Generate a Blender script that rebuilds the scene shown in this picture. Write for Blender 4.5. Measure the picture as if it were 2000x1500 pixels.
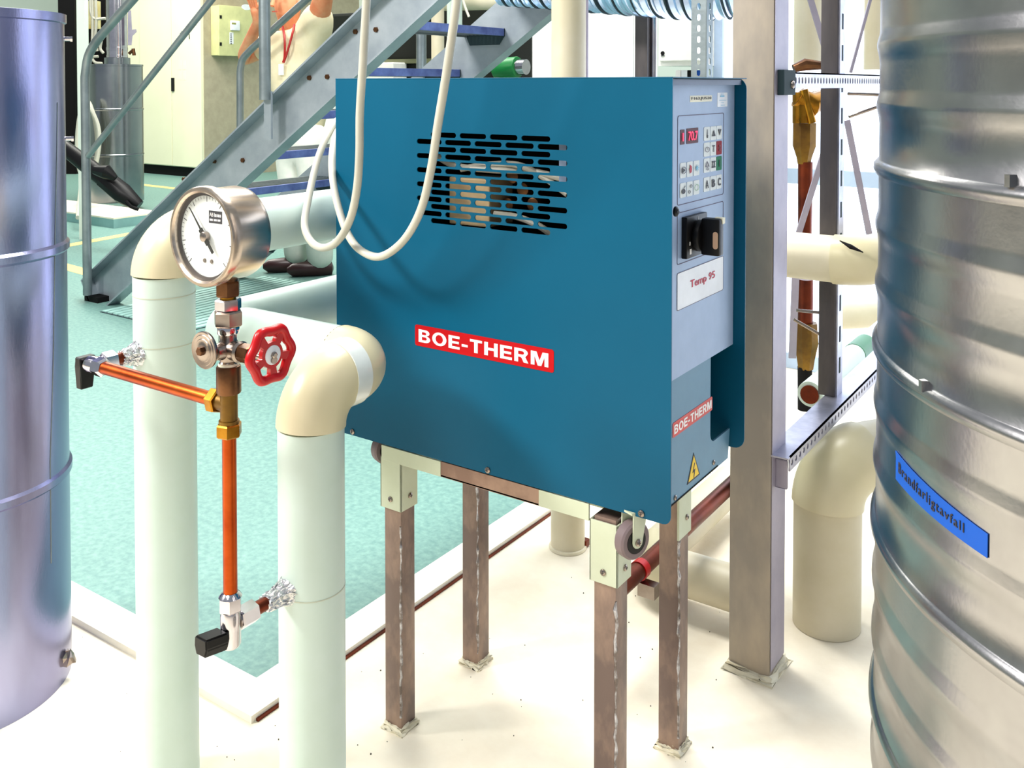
import bpy, bmesh, math, random
from mathutils import Vector, Matrix, Euler
random.seed(7)
for o in list(bpy.data.objects): bpy.data.objects.remove(o)
scene = bpy.context.scene
C = scene.collection
PI = math.pi
# ------------------------------------------------------------------ camera
FPX = 1853.0; PY0 = 213.0; YAW = math.radians(34.4); PITCH = math.radians(1.5); HC = 1.134
cam_d = bpy.data.cameras.new('camera'); cam = bpy.data.objects.new('camera', cam_d); C.objects.link(cam)
cam_d.sensor_fit = 'HORIZONTAL'; cam_d.sensor_width = 36.0; cam_d.lens = FPX * 36 / 2000
cam_d.shift_x = 0.0; cam_d.shift_y = -(750 - PY0) / 2000
cam_d.clip_start = 0.02; cam_d.clip_end = 100
cam.location = (0, 0, HC); cam.rotation_euler = (PI / 2 - PITCH, 0, YAW)
scene.camera = cam
# ------------------------------------------------------------------ light
world = bpy.data.worlds.new('world'); scene.world = world; world.use_nodes = True
wb = world.node_tree.nodes['Background']
wb.inputs[0].default_value = (0.80, 0.90, 1.0, 1); wb.inputs[1].default_value = 0.42
def area(name, loc, target, size, size_y, power, col=(1, 1, 1)):
    l = bpy.data.lights.new(name, 'AREA'); l.shape = 'RECTANGLE'; l.size = size; l.size_y = size_y
    l.energy = power; l.color = col
    o = bpy.data.objects.new(name, l); C.objects.link(o); o.location = loc
    o.rotation_euler = (Vector(target) - Vector(loc)).to_track_quat('-Z', 'Y').to_euler()
    return o
area('assumed_key_light', (-3.6, -1.3, 3.3), (-0.8, 1.2, 0.7), 1.2, 0.6, 230, (1.0, 0.97, 0.93))  # assumed unseen key light, its direction read off the cast shadows
area('assumed_overhead_light', (-1.1, -1.0, 3.9), (-0.6, 1.2, 0.0), 1.6, 1.0, 95, (1.0, 0.97, 0.90))  # assumed unseen light from above, brightening the concrete floor
area('added_hall_fill', (-4.5, 4.2, 4.2), (-4.5, 4.2, 0.0), 3.0, 2.0, 230, (1.0, 1.0, 0.93))  # unseen fill added to light the hall around the stairs
area('bay_fill', (-1.6, 2.4, 4.2), (-1.6, 2.6, 0.0), 1.8, 1.0, 190, (1.0, 1.0, 0.97))  # unseen fill added to brighten the white cabinet and the rack
area('added_far_fill', (-8.5, 5.2, 4.2), (-8.5, 5.8, 0.0), 3.0, 2.0, 330, (1.0, 0.98, 0.88))  # unseen fill added to light the far end of the hall
scene.view_settings.view_transform = 'Standard'; scene.view_settings.look = 'None'
scene.view_settings.exposure = 0.1; scene.view_settings.gamma = 1.0
scene.view_settings.use_curve_mapping = False
# ------------------------------------------------------------------ pixel -> place
CR = Euler((PI / 2 - PITCH, 0, YAW)).to_matrix(); CP = Vector((0, 0, HC))
FH = Vector((-math.sin(YAW), math.cos(YAW), 0))
def ray(px, py): return CR @ Vector(((px - 1000) / FPX, -(py - PY0) / FPX, -1.0))
def gz(px, py, z=0.0): d = ray(px, py); return CP + d * ((z - HC) / d.z)
def gx(px, py, x): d = ray(px, py); return CP + d * (x / d.x)
def gy(px, py, y): d = ray(px, py); return CP + d * (y / d.y)
def gd(px, py, dep): d = ray(px, py); return CP + d * (dep / d.dot(FH))
def gcyl(px, py, c, r):
    d = ray(px, py); a = d.x**2 + d.y**2; b = -(d.x * c[0] + d.y * c[1]); cc = c[0]**2 + c[1]**2 - r * r
    t = (-b - math.sqrt(max(b * b - a * cc, 0))) / a
    return CP + d * t
X, Y, Z = Vector((1, 0, 0)), Vector((0, 1, 0)), Vector((0, 0, 1))
# ------------------------------------------------------------------ materials
def lin(c):
    def f(v): v /= 255.0; return v / 12.92 if v <= 0.04045 else ((v + 0.055) / 1.055) ** 2.4
    return (f(c[0]), f(c[1]), f(c[2]), 1)
MATS = {}
def mat(name, col, rough=0.5, metal=0.0, col2=None, nscale=8.0, nfac=0.5, bump=0.0, bscale=60.0, coat=0.0, stretch=None, rvar=0.0, emit=None, estr=0.0, detail=5.0, spec=None, aniso=0.0):
    if name in MATS: return MATS[name]
    m = bpy.data.materials.new(name); m.use_nodes = True; MATS[name] = m
    nt = m.node_tree; b = nt.nodes['Principled BSDF']
    b.inputs['Base Color'].default_value = lin(col); b.inputs['Roughness'].default_value = rough
    b.inputs['Metallic'].default_value = metal; b.inputs['Coat Weight'].default_value = coat
    if spec is not None: b.inputs['Specular IOR Level'].default_value = spec
    if emit: b.inputs['Emission Color'].default_value = lin(emit); b.inputs['Emission Strength'].default_value = estr
    tc = nt.nodes.new('ShaderNodeTexCoord'); mp = nt.nodes.new('ShaderNodeMapping')
    nt.links.new(tc.outputs['Object'], mp.inputs[0])
    if stretch: mp.inputs['Scale'].default_value = stretch
    n = nt.nodes.new('ShaderNodeTexNoise'); n.inputs['Scale'].default_value = nscale; n.inputs['Detail'].default_value = detail
    n.inputs['Roughness'].default_value = 0.62
    nt.links.new(mp.outputs[0], n.inputs['Vector'])
    if col2 is None: col2 = tuple(v * 0.93 for v in col)
    r = nt.nodes.new('ShaderNodeValToRGB')
    r.color_ramp.elements[0].position = 0.5 - 0.25 * (1.01 - nfac); r.color_ramp.elements[1].position = 0.5 + 0.25 * (1.01 - nfac) + 0.05
    r.color_ramp.elements[0].color = lin(col2); r.color_ramp.elements[1].color = lin(col)
    nt.links.new(n.outputs['Fac'], r.inputs[0]); nt.links.new(r.outputs[0], b.inputs['Base Color'])
    if rvar:
        mr = nt.nodes.new('ShaderNodeMapRange'); mr.inputs['To Min'].default_value = max(0.03, rough - rvar); mr.inputs['To Max'].default_value = min(1, rough + rvar)
        nt.links.new(n.outputs['Fac'], mr.inputs['Value']); nt.links.new(mr.outputs[0], b.inputs['Roughness'])
    if bump:
        n2 = nt.nodes.new('ShaderNodeTexNoise'); n2.inputs['Scale'].default_value = bscale; n2.inputs['Detail'].default_value = 4
        nt.links.new(mp.outputs[0], n2.inputs['Vector'])
        bp = nt.nodes.new('ShaderNodeBump'); bp.inputs['Strength'].default_value = bump; bp.inputs['Distance'].default_value = 0.004
        nt.links.new(n2.outputs['Fac'], bp.inputs['Height']); nt.links.new(bp.outputs[0], b.inputs['Normal'])
    return m
M = {}
M['teal'] = mat('teal powder coat', (0, 84, 114), 0.42, 0, (0, 79, 108), 3, 0.2, 0.03, 900, spec=0.17)
M['tealin'] = M['teal']
M['grey_panel'] = mat('grey painted panel', (158, 180, 212), 0.5, 0, (150, 172, 204), 30, 0.2, 0.02, 600)
M['blue_grey'] = mat('blue grey painted panel', (92, 138, 166), 0.5, 0, (86, 130, 158), 20, 0.2, 0.02, 600)
M['white_pipe'] = mat('white pipe jacket', (200, 216, 210), 0.42, 0, (192, 210, 198), 9, 0.2)
M['cream_pipe'] = mat('cream elbow cover', (214, 203, 172), 0.33, 0, (206, 197, 158), 6, 0.25)
M['cream_duct'] = mat('cream lagged pipe', (214, 205, 182), 0.45, 0, (200, 190, 160), 5, 0.3)
M['cable'] = mat('cream cable sheath', (200, 197, 182), 0.45)
M['copper'] = mat('copper tube', (190, 88, 34), 0.36, 1.0, (158, 62, 22), 14, 0.5, rvar=0.1)
M['copper_dk'] = mat('darkened copper', (126, 54, 28), 0.38, 0.85, (84, 36, 24), 10, 0.5, rvar=0.1)  # tone darkened to carry the shade on the pipe under the heater
M['brass'] = mat('brass', (176, 126, 40), 0.3, 1.0, (140, 92, 28), 20, 0.5, rvar=0.1)
M['brass_dk'] = mat('dull brass', (140, 104, 30), 0.45, 0.6, (96, 66, 22), 12, 0.5)
M['bronze'] = mat('dark bronze', (120, 82, 52), 0.35, 0.9, (84, 56, 38), 18, 0.5)
M['chrome'] = mat('chrome', (214, 210, 214), 0.12, 1.0, (190, 184, 190), 10, 0.3)
M['nickel'] = mat('dull nickel', (176, 164, 156), 0.25, 1.0, (140, 126, 116), 14, 0.4)
M['stainless'] = mat('brushed stainless', (205, 190, 178), 0.24, 1.0, (185, 168, 150), 6, 0.4, stretch=(1, 1, 12), rvar=0.06)
M['foil'] = mat('crumpled foil', (225, 225, 228), 0.22, 1.0, bump=1.0, bscale=160)
M['black'] = mat('black plastic', (9, 8, 10), 0.4, spec=0.25)
M['blackm'] = mat('matt black', (7, 6, 7), 0.75, spec=0.2)
M['red'] = mat('red enamel', (196, 4, 12), 0.34, 0, (180, 0, 8), 8, 0.3, coat=0.15, spec=0.35)
M['red_label'] = mat('red label', (186, 2, 12), 0.55, spec=0.2)
M['red_label2'] = mat('pale red label', (212, 66, 62), 0.5)
M['white_print'] = mat('white print', (250, 246, 244), 0.5)
M['dark_print'] = mat('dark print', (34, 32, 44), 0.6)
M['line_print'] = mat('purple grey line print', (82, 70, 98), 0.6)
M['red_print'] = mat('red print', (196, 30, 66), 0.6)
M['blue_print'] = mat('blue print', (120, 190, 225), 0.6)
M['key_white'] = mat('white key', (226, 232, 230), 0.5)
M['key_red'] = mat('red key', (150, 0, 22), 0.6, spec=0.2)
M['key_green'] = mat('green key', (0, 120, 80), 0.6, spec=0.2)
M['led_back'] = mat('dark red display', (80, 0, 18), 0.5, spec=0.2)
M['led'] = mat('red display digits', (255, 20, 80), 0.5, emit=(255, 20, 80), estr=1.2)
M['label_cream'] = mat('cream label', (242, 238, 214), 0.55)
M['label_white'] = mat('white label', (240, 243, 248), 0.5)
M['yellow'] = mat('yellow warning label', (250, 208, 0), 0.5)
M['galv'] = mat('galvanised sheet', (150, 156, 158), 0.22, 1.0, (136, 140, 146), 5, 0.3, 0.05, 200, rvar=0.08)
M['tank'] = mat('galvanised tank sheet', (152, 156, 190), 0.25, 1.0, (134, 132, 166), 4, 0.5, 0.04, 300, stretch=(1, 1, 0.35), rvar=0.06)
M['drum'] = mat('galvanised drum sheet', (166, 166, 166), 0.25, 1.0, (142, 140, 142), 10, 0.3, 0.02, 260, rvar=0.06)
M['galv_rough'] = mat('dull galvanised steel', (138, 148, 150), 0.42, 0.7, (112, 122, 126), 7, 0.4, 0.08, 90)
M['stringer'] = mat('dull galvanised stair steel', (170, 178, 184), 0.46, 0.6, (146, 156, 164), 6, 0.4, 0.06, 60)
M['tread'] = mat('galvanised tread edge', (120, 140, 205), 0.4, 0.6, (90, 104, 170), 10, 0.6)
M['column'] = mat('raw steel column', (178, 164, 146), 0.5, 0.2, (142, 134, 126), 7, 0.6, 0.05, 80, stretch=(1, 1, 0.4))
M['post_dark'] = mat('dark steel post', (92, 86, 84), 0.45, 0.4, (66, 62, 66), 8, 0.6, stretch=(1, 1, 0.3))
M['raw_leg'] = mat('raw steel leg', (160, 134, 118), 0.42, 0.3, (112, 94, 88), 12, 0.7, 0.12, 70, stretch=(1, 1, 0.5))
M['rust_rail'] = mat('primed brown rail', (164, 132, 112), 0.6, 0.1, (134, 104, 88), 14, 0.7)
M['cream_steel'] = mat('cream painted steel', (206, 212, 188), 0.45, 0, (196, 202, 174), 10, 0.3)
M['perf'] = mat('perforated zinc steel', (186, 186, 200), 0.38, 0.75, (158, 158, 176), 20, 0.5)
M['lilac_steel'] = mat('light zinc steel', (172, 164, 178), 0.5, 0.3, (154, 148, 164), 8, 0.5)
M['floor_green'] = mat('mottled green vinyl', (124, 160, 150), 0.5, 0, (98, 136, 130), 60, 0.45, 0.02, 50, detail=7, spec=0.3)
M['concrete'] = mat('cream painted concrete', (248, 240, 220), 0.75, 0, (232, 219, 196), 5, 0.35, 0.5, 14, detail=9)
M['strip'] = mat('white edge strip', (240, 236, 224), 0.5, 0, (230, 224, 210), 7, 0.3)
M['floor_line'] = mat('yellow floor tape', (250, 214, 130), 0.6)
M['mat_bar'] = mat('pale green mat bar', (168, 212, 202), 0.5)
M['dark_gap'] = mat('dark rubber', (30, 52, 58), 0.8)
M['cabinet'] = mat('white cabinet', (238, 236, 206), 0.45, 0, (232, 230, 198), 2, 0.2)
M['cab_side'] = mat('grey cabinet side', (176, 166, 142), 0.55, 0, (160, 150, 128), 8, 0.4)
M['box_green'] = mat('pale olive box', (208, 208, 150), 0.5)
M['wall'] = mat('pale wall paint', (214, 224, 214), 0.7, 0, (206, 218, 206), 2, 0.2)
gm_ = bpy.data.materials.new('clear dial glass'); gm_.use_nodes = True; nt_ = gm_.node_tree; nt_.nodes.clear()
mx_ = nt_.nodes.new('ShaderNodeMixShader'); tr_ = nt_.nodes.new('ShaderNodeBsdfTransparent'); gl_ = nt_.nodes.new('ShaderNodeBsdfGlossy'); ou_ = nt_.nodes.new('ShaderNodeOutputMaterial')
gl_.inputs['Roughness'].default_value = 0.05; mx_.inputs[0].default_value = 0.07
nt_.links.new(tr_.outputs[0], mx_.inputs[1]); nt_.links.new(gl_.outputs[0], mx_.inputs[2]); nt_.links.new(mx_.outputs[0], ou_.inputs[0]); M['glass'] = gm_
M['white_panel'] = mat('white panel', (248, 247, 240), 0.4)
M['daylight'] = mat('bright daylight glass', (240, 246, 255), 0.3, emit=(214, 230, 255), estr=2.2)
M['winframe'] = mat('window frame', (176, 196, 220), 0.5)
M['dark_machine'] = mat('dark machine casing', (22, 25, 20), 0.6, spec=0.2)
M['green'] = mat('green pipe tape', (0, 112, 48), 0.4)
M['duct'] = mat('flexible silver duct', (206, 222, 250), 0.26, 0.9, (176, 198, 236), 10, 0.4)
M['tape'] = mat('blue label tape', (8, 78, 172), 0.5, spec=0.25)
M['caster'] = mat('grey caster rubber', (128, 110, 112), 0.55)
M['skin'] = mat('skin', (222, 160, 118), 0.55, 0, (214, 128, 86), 9, 0.5)
M['shirt'] = mat('cream shirt', (232, 222, 190), 0.85, 0, (222, 210, 172), 14, 0.4)
M['trouser'] = mat('white trousers', (232, 234, 222), 0.85, 0, (214, 220, 208), 12, 0.4)
M['shoe'] = mat('dark brown shoe', (58, 26, 26), 0.35)
M['hair'] = mat('brown hair', (88, 58, 38), 0.7)
M['lanyard'] = mat('red lanyard', (176, 20, 16), 0.5)
M['zip'] = mat('dark dial case inside', (40, 28, 34), 0.5)
M['dial'] = mat('white dial', (242, 246, 244), 0.45)
M['glass_rim'] = mat('lit dial rim', (200, 190, 170), 0.3, 0.6)
M['weld'] = mat('rough bright weld edge', (196, 196, 204), 0.35, 0.85, (110, 100, 96), 30, 0.8, 0.5, 60)
M['cement'] = mat('cement collar', (238, 230, 206), 0.85, 0, (218, 210, 186), 30, 0.5, 0.5, 40)
M['speck'] = mat('dark grit', (70, 62, 52), 0.9)
# ------------------------------------------------------------------ mesh helpers
def finish(name, bm, m, parent=None, smooth=False, origin=None, angle=35):
    me = bpy.data.meshes.new(name)
    bmesh.ops.recalc_face_normals(bm, faces=bm.faces)
    bm.to_mesh(me); bm.free()
    return fin_mesh(name, me, m, parent, smooth, origin, angle)
def fin_mesh(name, me, m, parent=None, smooth=False, origin=None, angle=35):
    vs = [v.co for v in me.vertices]
    if origin is None:
        mn = [min(v[i] for v in vs) for i in range(3)]; mx = [max(v[i] for v in vs) for i in range(3)]
        origin = Vector(((mn[0] + mx[0]) / 2, (mn[1] + mx[1]) / 2, mn[2]))
    origin = Vector(origin)
    me.transform(Matrix.Translation(-origin))
    if smooth:
        me.polygons.foreach_set('use_smooth', [True] * len(me.polygons))
        me.set_sharp_from_angle(angle=math.radians(angle))
    me.materials.append(m)
    o = bpy.data.objects.new(name, me); C.objects.link(o)
    if parent is not None:
        o.parent = parent; base = parent.location.copy(); p = parent.parent
        while p is not None: base += p.location; p = p.parent
        o.location = origin - base
    else: o.location = origin
    return o
def thing(name, label, cat, loc, group=None):
    o = bpy.data.objects.new(name, None); C.objects.link(o); o.empty_display_size = 0.05
    o.location = loc; o['label'] = label; o['category'] = cat
    if group: o['group'] = group
    return o
def tag(o, label, cat, group=None):
    o['label'] = label; o['category'] = cat
    if group: o['group'] = group
    return o
def struct(o, label=None):
    o['kind'] = 'structure'
    if label: o['label'] = label
    return o
def BM(): return bmesh.new()
def quad(bm, pts): return bm.faces.new([bm.verts.new(p) for p in pts])
def hexa(bm, p):
    v = [bm.verts.new(q) for q in p]
    for f in ((0, 3, 2, 1), (4, 5, 6, 7), (0, 1, 5, 4), (1, 2, 6, 5), (2, 3, 7, 6), (3, 0, 4, 7)): bm.faces.new([v[i] for i in f])
def bx(bm, a, b):
    x0, y0, z0 = (min(a[i], b[i]) for i in range(3)); x1, y1, z1 = (max(a[i], b[i]) for i in range(3))
    hexa(bm, [(x0, y0, z0), (x1, y0, z0), (x1, y1, z0), (x0, y1, z0), (x0, y0, z1), (x1, y0, z1), (x1, y1, z1), (x0, y1, z1)])
def bxb(bm, a, b, w=0.003):
    t = BM(); bx(t, a, b); bmesh.ops.bevel(t, geom=t.edges[:], offset=w, segments=2, affect='EDGES', profile=0.6)
    merge(bm, t)
def merge(bm, t):
    me = bpy.data.meshes.new('t'); t.to_mesh(me); t.free(); bm.from_mesh(me); bpy.data.meshes.remove(me)
def frame(d):
    d = d.normalized(); u = Z.cross(d)
    if u.length < 1e-4: u = X.copy()
    u.normalize(); return u, d.cross(u)
def ring(bm, c, u, v, r, n, ph=0.0): return [bm.verts.new(c + u * (r * math.cos(ph + 2 * PI * i / n)) + v * (r * math.sin(ph + 2 * PI * i / n))) for i in range(n)]
def skin_rings(bm, rs, cap=True):
    n = len(rs[0])
    for a, b in zip(rs, rs[1:]):
        for i in range(n): bm.faces.new((a[i], a[(i + 1) % n], b[(i + 1) % n], b[i]))
    if cap: bm.faces.new(rs[0][::-1]); bm.faces.new(rs[-1])
def lathe(bm, p, d, prof, n=32, ph=0.0, cap=True):
    p = Vector(p); d = Vector(d).normalized(); u, v = frame(d)
    skin_rings(bm, [ring(bm, p + d * t, u, v, max(r, 1e-5), n, ph) for t, r in prof], cap)
def cyl(bm, a, b, r, n=24, r2=None, ph=0.0):
    a = Vector(a); b = Vector(b); lathe(bm, a, b - a, [(0, r), ((b - a).length, r2 if r2 is not None else r)], n, ph)
def cylb(bm, a, b, r, w, n=32, ph=0.0):
    a = Vector(a); b = Vector(b); L = (b - a).length
    lathe(bm, a, b - a, [(0, r - w), (w * 0.3, r - w * 0.3), (w, r), (L - w, r), (L - w * 0.3, r - w * 0.3), (L, r - w)], n, ph)
def smooth_path(pts, sub=8):
    pts = [Vector(p) for p in pts]; out = []
    P = [pts[0] * 2 - pts[1]] + pts + [pts[-1] * 2 - pts[-2]]
    for i in range(1, len(P) - 2):
        p0, p1, p2, p3 = P[i - 1:i + 3]
        for k in range(sub):
            t = k / sub
            out.append(0.5 * ((2 * p1) + (p2 - p0) * t + (2 * p0 - 5 * p1 + 4 * p2 - p3) * t * t + (3 * p1 - p0 - 3 * p2 + p3) * t ** 3))
    out.append(pts[-1]); return out
def tube(bm, path, r, n=16, cap=True):
    path = [Vector(p) for p in path]; rs = []
    rr = r if isinstance(r, (list, tuple)) else [r] * len(path)
    d0 = (path[1] - path[0]).normalized(); u, v = frame(d0); prev = d0
    for i, p in enumerate(path):
        d = (path[min(i + 1, len(path) - 1)] - path[max(i - 1, 0)]).normalized()
        q = prev.rotation_difference(d); u = q @ u; v = q @ v; prev = d
        rs.append(ring(bm, p, u, v, rr[i], n))
    skin_rings(bm, rs, cap)
def arc(corner, d_in, d_out, R, n=12):
    """quarter-turn path round a corner: arrives along d_in, leaves along d_out"""
    corner = Vector(corner); c = corner - d_in * R + d_out * R
    return [c - d_out * (R * math.cos(t)) + d_in * (R * math.sin(t)) for t in [PI / 2 * i / n for i in range(n + 1)]]
def prism(bm, pts, d):
    a = [bm.verts.new(Vector(p)) for p in pts]; b = [bm.verts.new(Vector(p) + Vector(d)) for p in pts]
    bm.faces.new(a[::-1]); bm.faces.new(b); n = len(a)
    for i in range(n): bm.faces.new((a[i], a[(i + 1) % n], b[(i + 1) % n], b[i]))
def rrect(w, h, r, n=5, cx=0, cy=0):
    o = []
    for sx, sy, a0 in ((1, 1, 0), (-1, 1, PI / 2), (-1, -1, PI), (1, -1, 1.5 * PI)):
        for i in range(n + 1):
            a = a0 + PI / 2 * i / n; o.append((cx + sx * (w / 2 - r) + r * math.cos(a), cy + sy * (h / 2 - r) + r * math.sin(a)))
    return o
def curve_mesh(cu):
    o = bpy.data.objects.new('tmp', cu); C.objects.link(o)
    dg = bpy.context.evaluated_depsgraph_get(); dg.update()
    me = bpy.data.meshes.new_from_object(o.evaluated_get(dg)); bpy.data.objects.remove(o); bpy.data.curves.remove(cu)
    me.materials.clear(); return me
def plate(name, outer, holes, th, O, A, B, m, parent=None):
    """flat plate in the plane O + a*A + b*B, with holes, thickness th towards -(A x B)"""
    cu = bpy.data.curves.new('t', 'CURVE'); cu.dimensions = '2D'; cu.fill_mode = 'BOTH'; cu.extrude = th / 2
    for lp in [outer] + holes:
        s = cu.splines.new('POLY'); s.points.add(len(lp) - 1); s.use_cyclic_u = True
        for p, q in zip(s.points, lp): p.co = (q[0], q[1], 0, 1)
    me = curve_mesh(cu); N = A.cross(B)
    mx = Matrix((A, B, N)).transposed().to_4x4(); mx.translation = Vector(O) - N * (th / 2)
    me.transform(mx); return fin_mesh(name, me, m, parent)
def text(name, s, O, A, B, w, h, m, parent=None, th=0.0006, bold=0.0, warp=None, space=1.0):
    """lettering fitted to a w x h box with its lower left corner at O"""
    cu = bpy.data.curves.new('t', 'FONT'); cu.body = s; cu.extrude = 0.002; cu.offset = bold; cu.space_character = space; cu.resolution_u = 4
    me = curve_mesh(cu); vs = [v.co for v in me.vertices]
    x0 = min(v.x for v in vs); x1 = max(v.x for v in vs); y0 = min(v.y for v in vs); y1 = max(v.y for v in vs)
    N = A.cross(B)
    for v in me.vertices:
        a = (v.co.x - x0) / (x1 - x0) * w; b = (v.co.y - y0) / (y1 - y0) * h; c = th if v.co.z > 0 else 0.0
        v.co = warp(a, b, c) if warp else Vector(O) + A * a + B * b + N * c
    return fin_mesh(name, me, m, parent)

def hell(cx, cy, rx, ry, a0, a1, n=10): return [(cx + rx * math.cos(math.radians(a0 + (a1 - a0) * i / n)), cy + ry * math.sin(math.radians(a0 + (a1 - a0) * i / n))) for i in range(n + 1)]
GLY = {
 'B': (0.70, [[(0, 0)] + hell(.40, .27, .30, .27, -90, 80) + hell(.39, .76, .27, .24, -70, 90) + [(0, 1)], [(.2, .60), (.2, .82)] + hell(.36, .71, .11, .11, 90, -90), [(.2, .18), (.2, .44)] + hell(.38, .31, .12, .13, 90, -90)]),
 'O': (0.84, [hell(.42, .5, .42, .52, 0, 350, 35), hell(.42, .5, .22, .34, 350, 0, 35)]),
 'E': (0.64, [[(0, 0), (.64, 0), (.64, .19), (.2, .19), (.2, .41), (.6, .41), (.6, .59), (.2, .59), (.2, .81), (.64, .81), (.64, 1), (0, 1)]]),
 '-': (0.34, [[(0, .30), (.34, .30), (.34, .48), (0, .48)]]),
 'T': (0.68, [[(.24, 0), (.44, 0), (.44, .81), (.68, .81), (.68, 1), (0, 1), (0, .81), (.24, .81)]]),
 'H': (0.74, [[(0, 0), (.2, 0), (.2, .41), (.54, .41), (.54, 0), (.74, 0), (.74, 1), (.54, 1), (.54, .60), (.2, .60), (.2, 1), (0, 1)]]),
 'R': (0.74, [[(0, 0), (.2, 0), (.2, .38), (.30, .38), (.38, .34), (.50, 0), (.74, 0), (.58, .40)] + hell(.42, .72, .29, .28, -45, 90) + [(0, 1)], [(.2, .56), (.2, .82)] + hell(.40, .69, .12, .13, 90, -90)]),
 'M': (0.90, [[(0, 0), (.19, 0), (.19, .68), (.36, 0), (.54, 0), (.71, .68), (.71, 0), (.90, 0), (.90, 1), (.61, 1), (.45, .36), (.29, 1), (0, 1)]])}
def block_text(s, O, A, B, w, h, m, parent, th=0.0005, gap=0.13):
    tot = sum(GLY[c][0] for c in s) + gap * (len(s) - 1); x = 0; loops = []
    for ch in s:
        for lp in GLY[ch][1]: loops.append([((x + u) / tot * w, v * h) for u, v in lp])
        x += GLY[ch][0] + gap
    return plate('lettering', loops[0], loops[1:], th, O, A, B, m, parent)
# ================================================================== structure
cin = gz(501, 1337); cout = gz(491, 1413)
XS, YS = cin.x, cin.y; XO, YO = cout.x, cout.y
b = BM(); quad(b, [(-16, YS - 0.01, 0), (XS + 0.01, YS - 0.01, 0), (XS + 0.01, 12, 0), (-16, 12, 0)])
floor = struct(finish('floor', b, M['floor_green'], origin=(0, 0, 0)), 'mottled green vinyl floor')
b = BM()
def conc(x0, x1, y0, y1, nx, ny):
    g = [[b.verts.new((x0 + (x1 - x0) * i / nx, y0 + (y1 - y0) * j / ny, -0.001)) for j in range(ny + 1)] for i in range(nx + 1)]
    for i in range(nx):
        for j in range(ny): b.faces.new((g[i][j], g[i + 1][j], g[i + 1][j + 1], g[i][j + 1]))
conc(-16, XS + 0.01, -6, YS - 0.01, 6, 6); conc(XS + 0.01, 5, -6, 12, 6, 6)
struct(finish('floor_concrete', b, M['concrete'], origin=(0, 0, 0)), 'rough cream painted concrete floor under the heater')
# edge strip round the green floor, mitred at the corner
b = BM(); T = 0.013; rr = 0.004
def strip(a0, a1, b1, b0):
    hexa(b, [(*a0, -0.001), (*a1, -0.001), (*b1, -0.001), (*b0, -0.001), (*a0, T), (*a1, T), (*b1, T), (*b0, T)])
strip((-9, YO), (XO, YO), (XS, YS), (-9, YS))
struct(finish('trim_1', b, M['strip']), 'white edge strip along the left side of the green floor')
b = BM(); strip((XO, YO), (XO, 3.2), (XS, 3.2), (XS, YS))
struct(finish('trim_2', b, M['strip']), 'white edge strip running under the heater')
b = BM(); bx(b, (XO + 0.0005, YO + 0.01, -0.0005), (XO + 0.006, 3.2, 0.004))
struct(finish('trim_3', b, M['copper_dk']), 'thin dark joint beside the white edge strip')
# yellow tape on the green floor
def tape_line(p0, p1, w, n):
    p0 = gz(*p0); p1 = gz(*p1); d = (p1 - p0).normalized(); s = Vector((-d.y, d.x, 0)) * w / 2; bb = BM()
    prism(bb, [p0 - s, p1 - s, p1 + s, p0 + s], (0, 0, 0.0015)); return bb
for k, (p0, p1, w, lab) in enumerate([((120, 482), (300, 448), 0.10, 'yellow floor tape line passing in front of the far tank plinth'),
                       ((100, 513), (205, 542), 0.10, 'yellow floor tape line ending behind the foot of the stairs'),
                       ((270, 360), (420, 377), 0.10, 'yellow floor tape line in front of the tall white cabinet'),
                       ((500, 375), (660, 352), 0.12, 'yellow floor tape line seen under the stair treads')]):
    tag(finish('floor_tape', tape_line(p0, p1, w, k), M['floor_line']), lab, 'floor marking', 'yellow floor tape lines')
# walls
b = BM(); quad(b, [(-16, 10, 0), (5, 10, 0), (5, 10, 4.6), (-16, 10, 4.6)])
struct(finish('wall_back', b, M['wall']), 'pale wall at the far end of the hall')
b = BM(); quad(b, [(-14, -6, 0), (-14, 12, 0), (-14, 12, 4.6), (-14, -6, 4.6)])
struct(finish('wall_left', b, M['wall']), 'pale wall on the left of the hall')
# glazed bay behind the rack
YW = 3.75
win = thing('window_1', 'tall bright window behind the steel rack', 'window', (0.3, YW, 0)); win['kind'] = 'structure'; del win['category']
xs = [-1.52, -0.55, -0.05, 0.75, 1.7]
for a, c in zip(xs, xs[1:]):
    for z0, z1 in ((0.06, 0.74), (0.80, 1.52), (1.58, 2.9)):
        b = BM(); bx(b, (a + 0.02, YW, z0), (c - 0.02, YW + 0.012, z1)); finish('pane', b, M['daylight'], win)
for a in xs:
    b = BM(); bx(b, (a - 0.02, YW - 0.02, 0), (a + 0.02, YW + 0.04, 2.9)); finish('mullion', b, M['winframe'], win)
for z in (0.0, 0.74, 1.52, 2.9):
    b = BM(); bx(b, (xs[0], YW - 0.018, z), (xs[-1], YW + 0.03, z + 0.06)); finish('transom', b, M['winframe'], win)

# ================================================================== heater
D1 = 1.333
c_top = gd(1313.5, 150, D1); c_bot = gd(1315, 1028, D1)
XC, YC = c_top.x, c_top.y; ZT = c_top.z; ZB = c_bot.z
XL = gy(657, 500, YC).x
DEP = gx(1457, 420, XC).y - YC
REC = 0.02; XP = XC - REC
heater = thing('heating_unit', 'large teal metal heater box with grey control panel and red name label', 'heater', ((XL + XC) / 2, YC + DEP / 2, ZB - 0.055))
W = XC - XL; H = ZT - ZB
def fp(px, py): p = gy(px, py, YC); return (p.x - XL, p.z - ZB)
def sp(px, py): p = gx(px, py, XP); return (p.y - YC, p.z - ZB)
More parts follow.
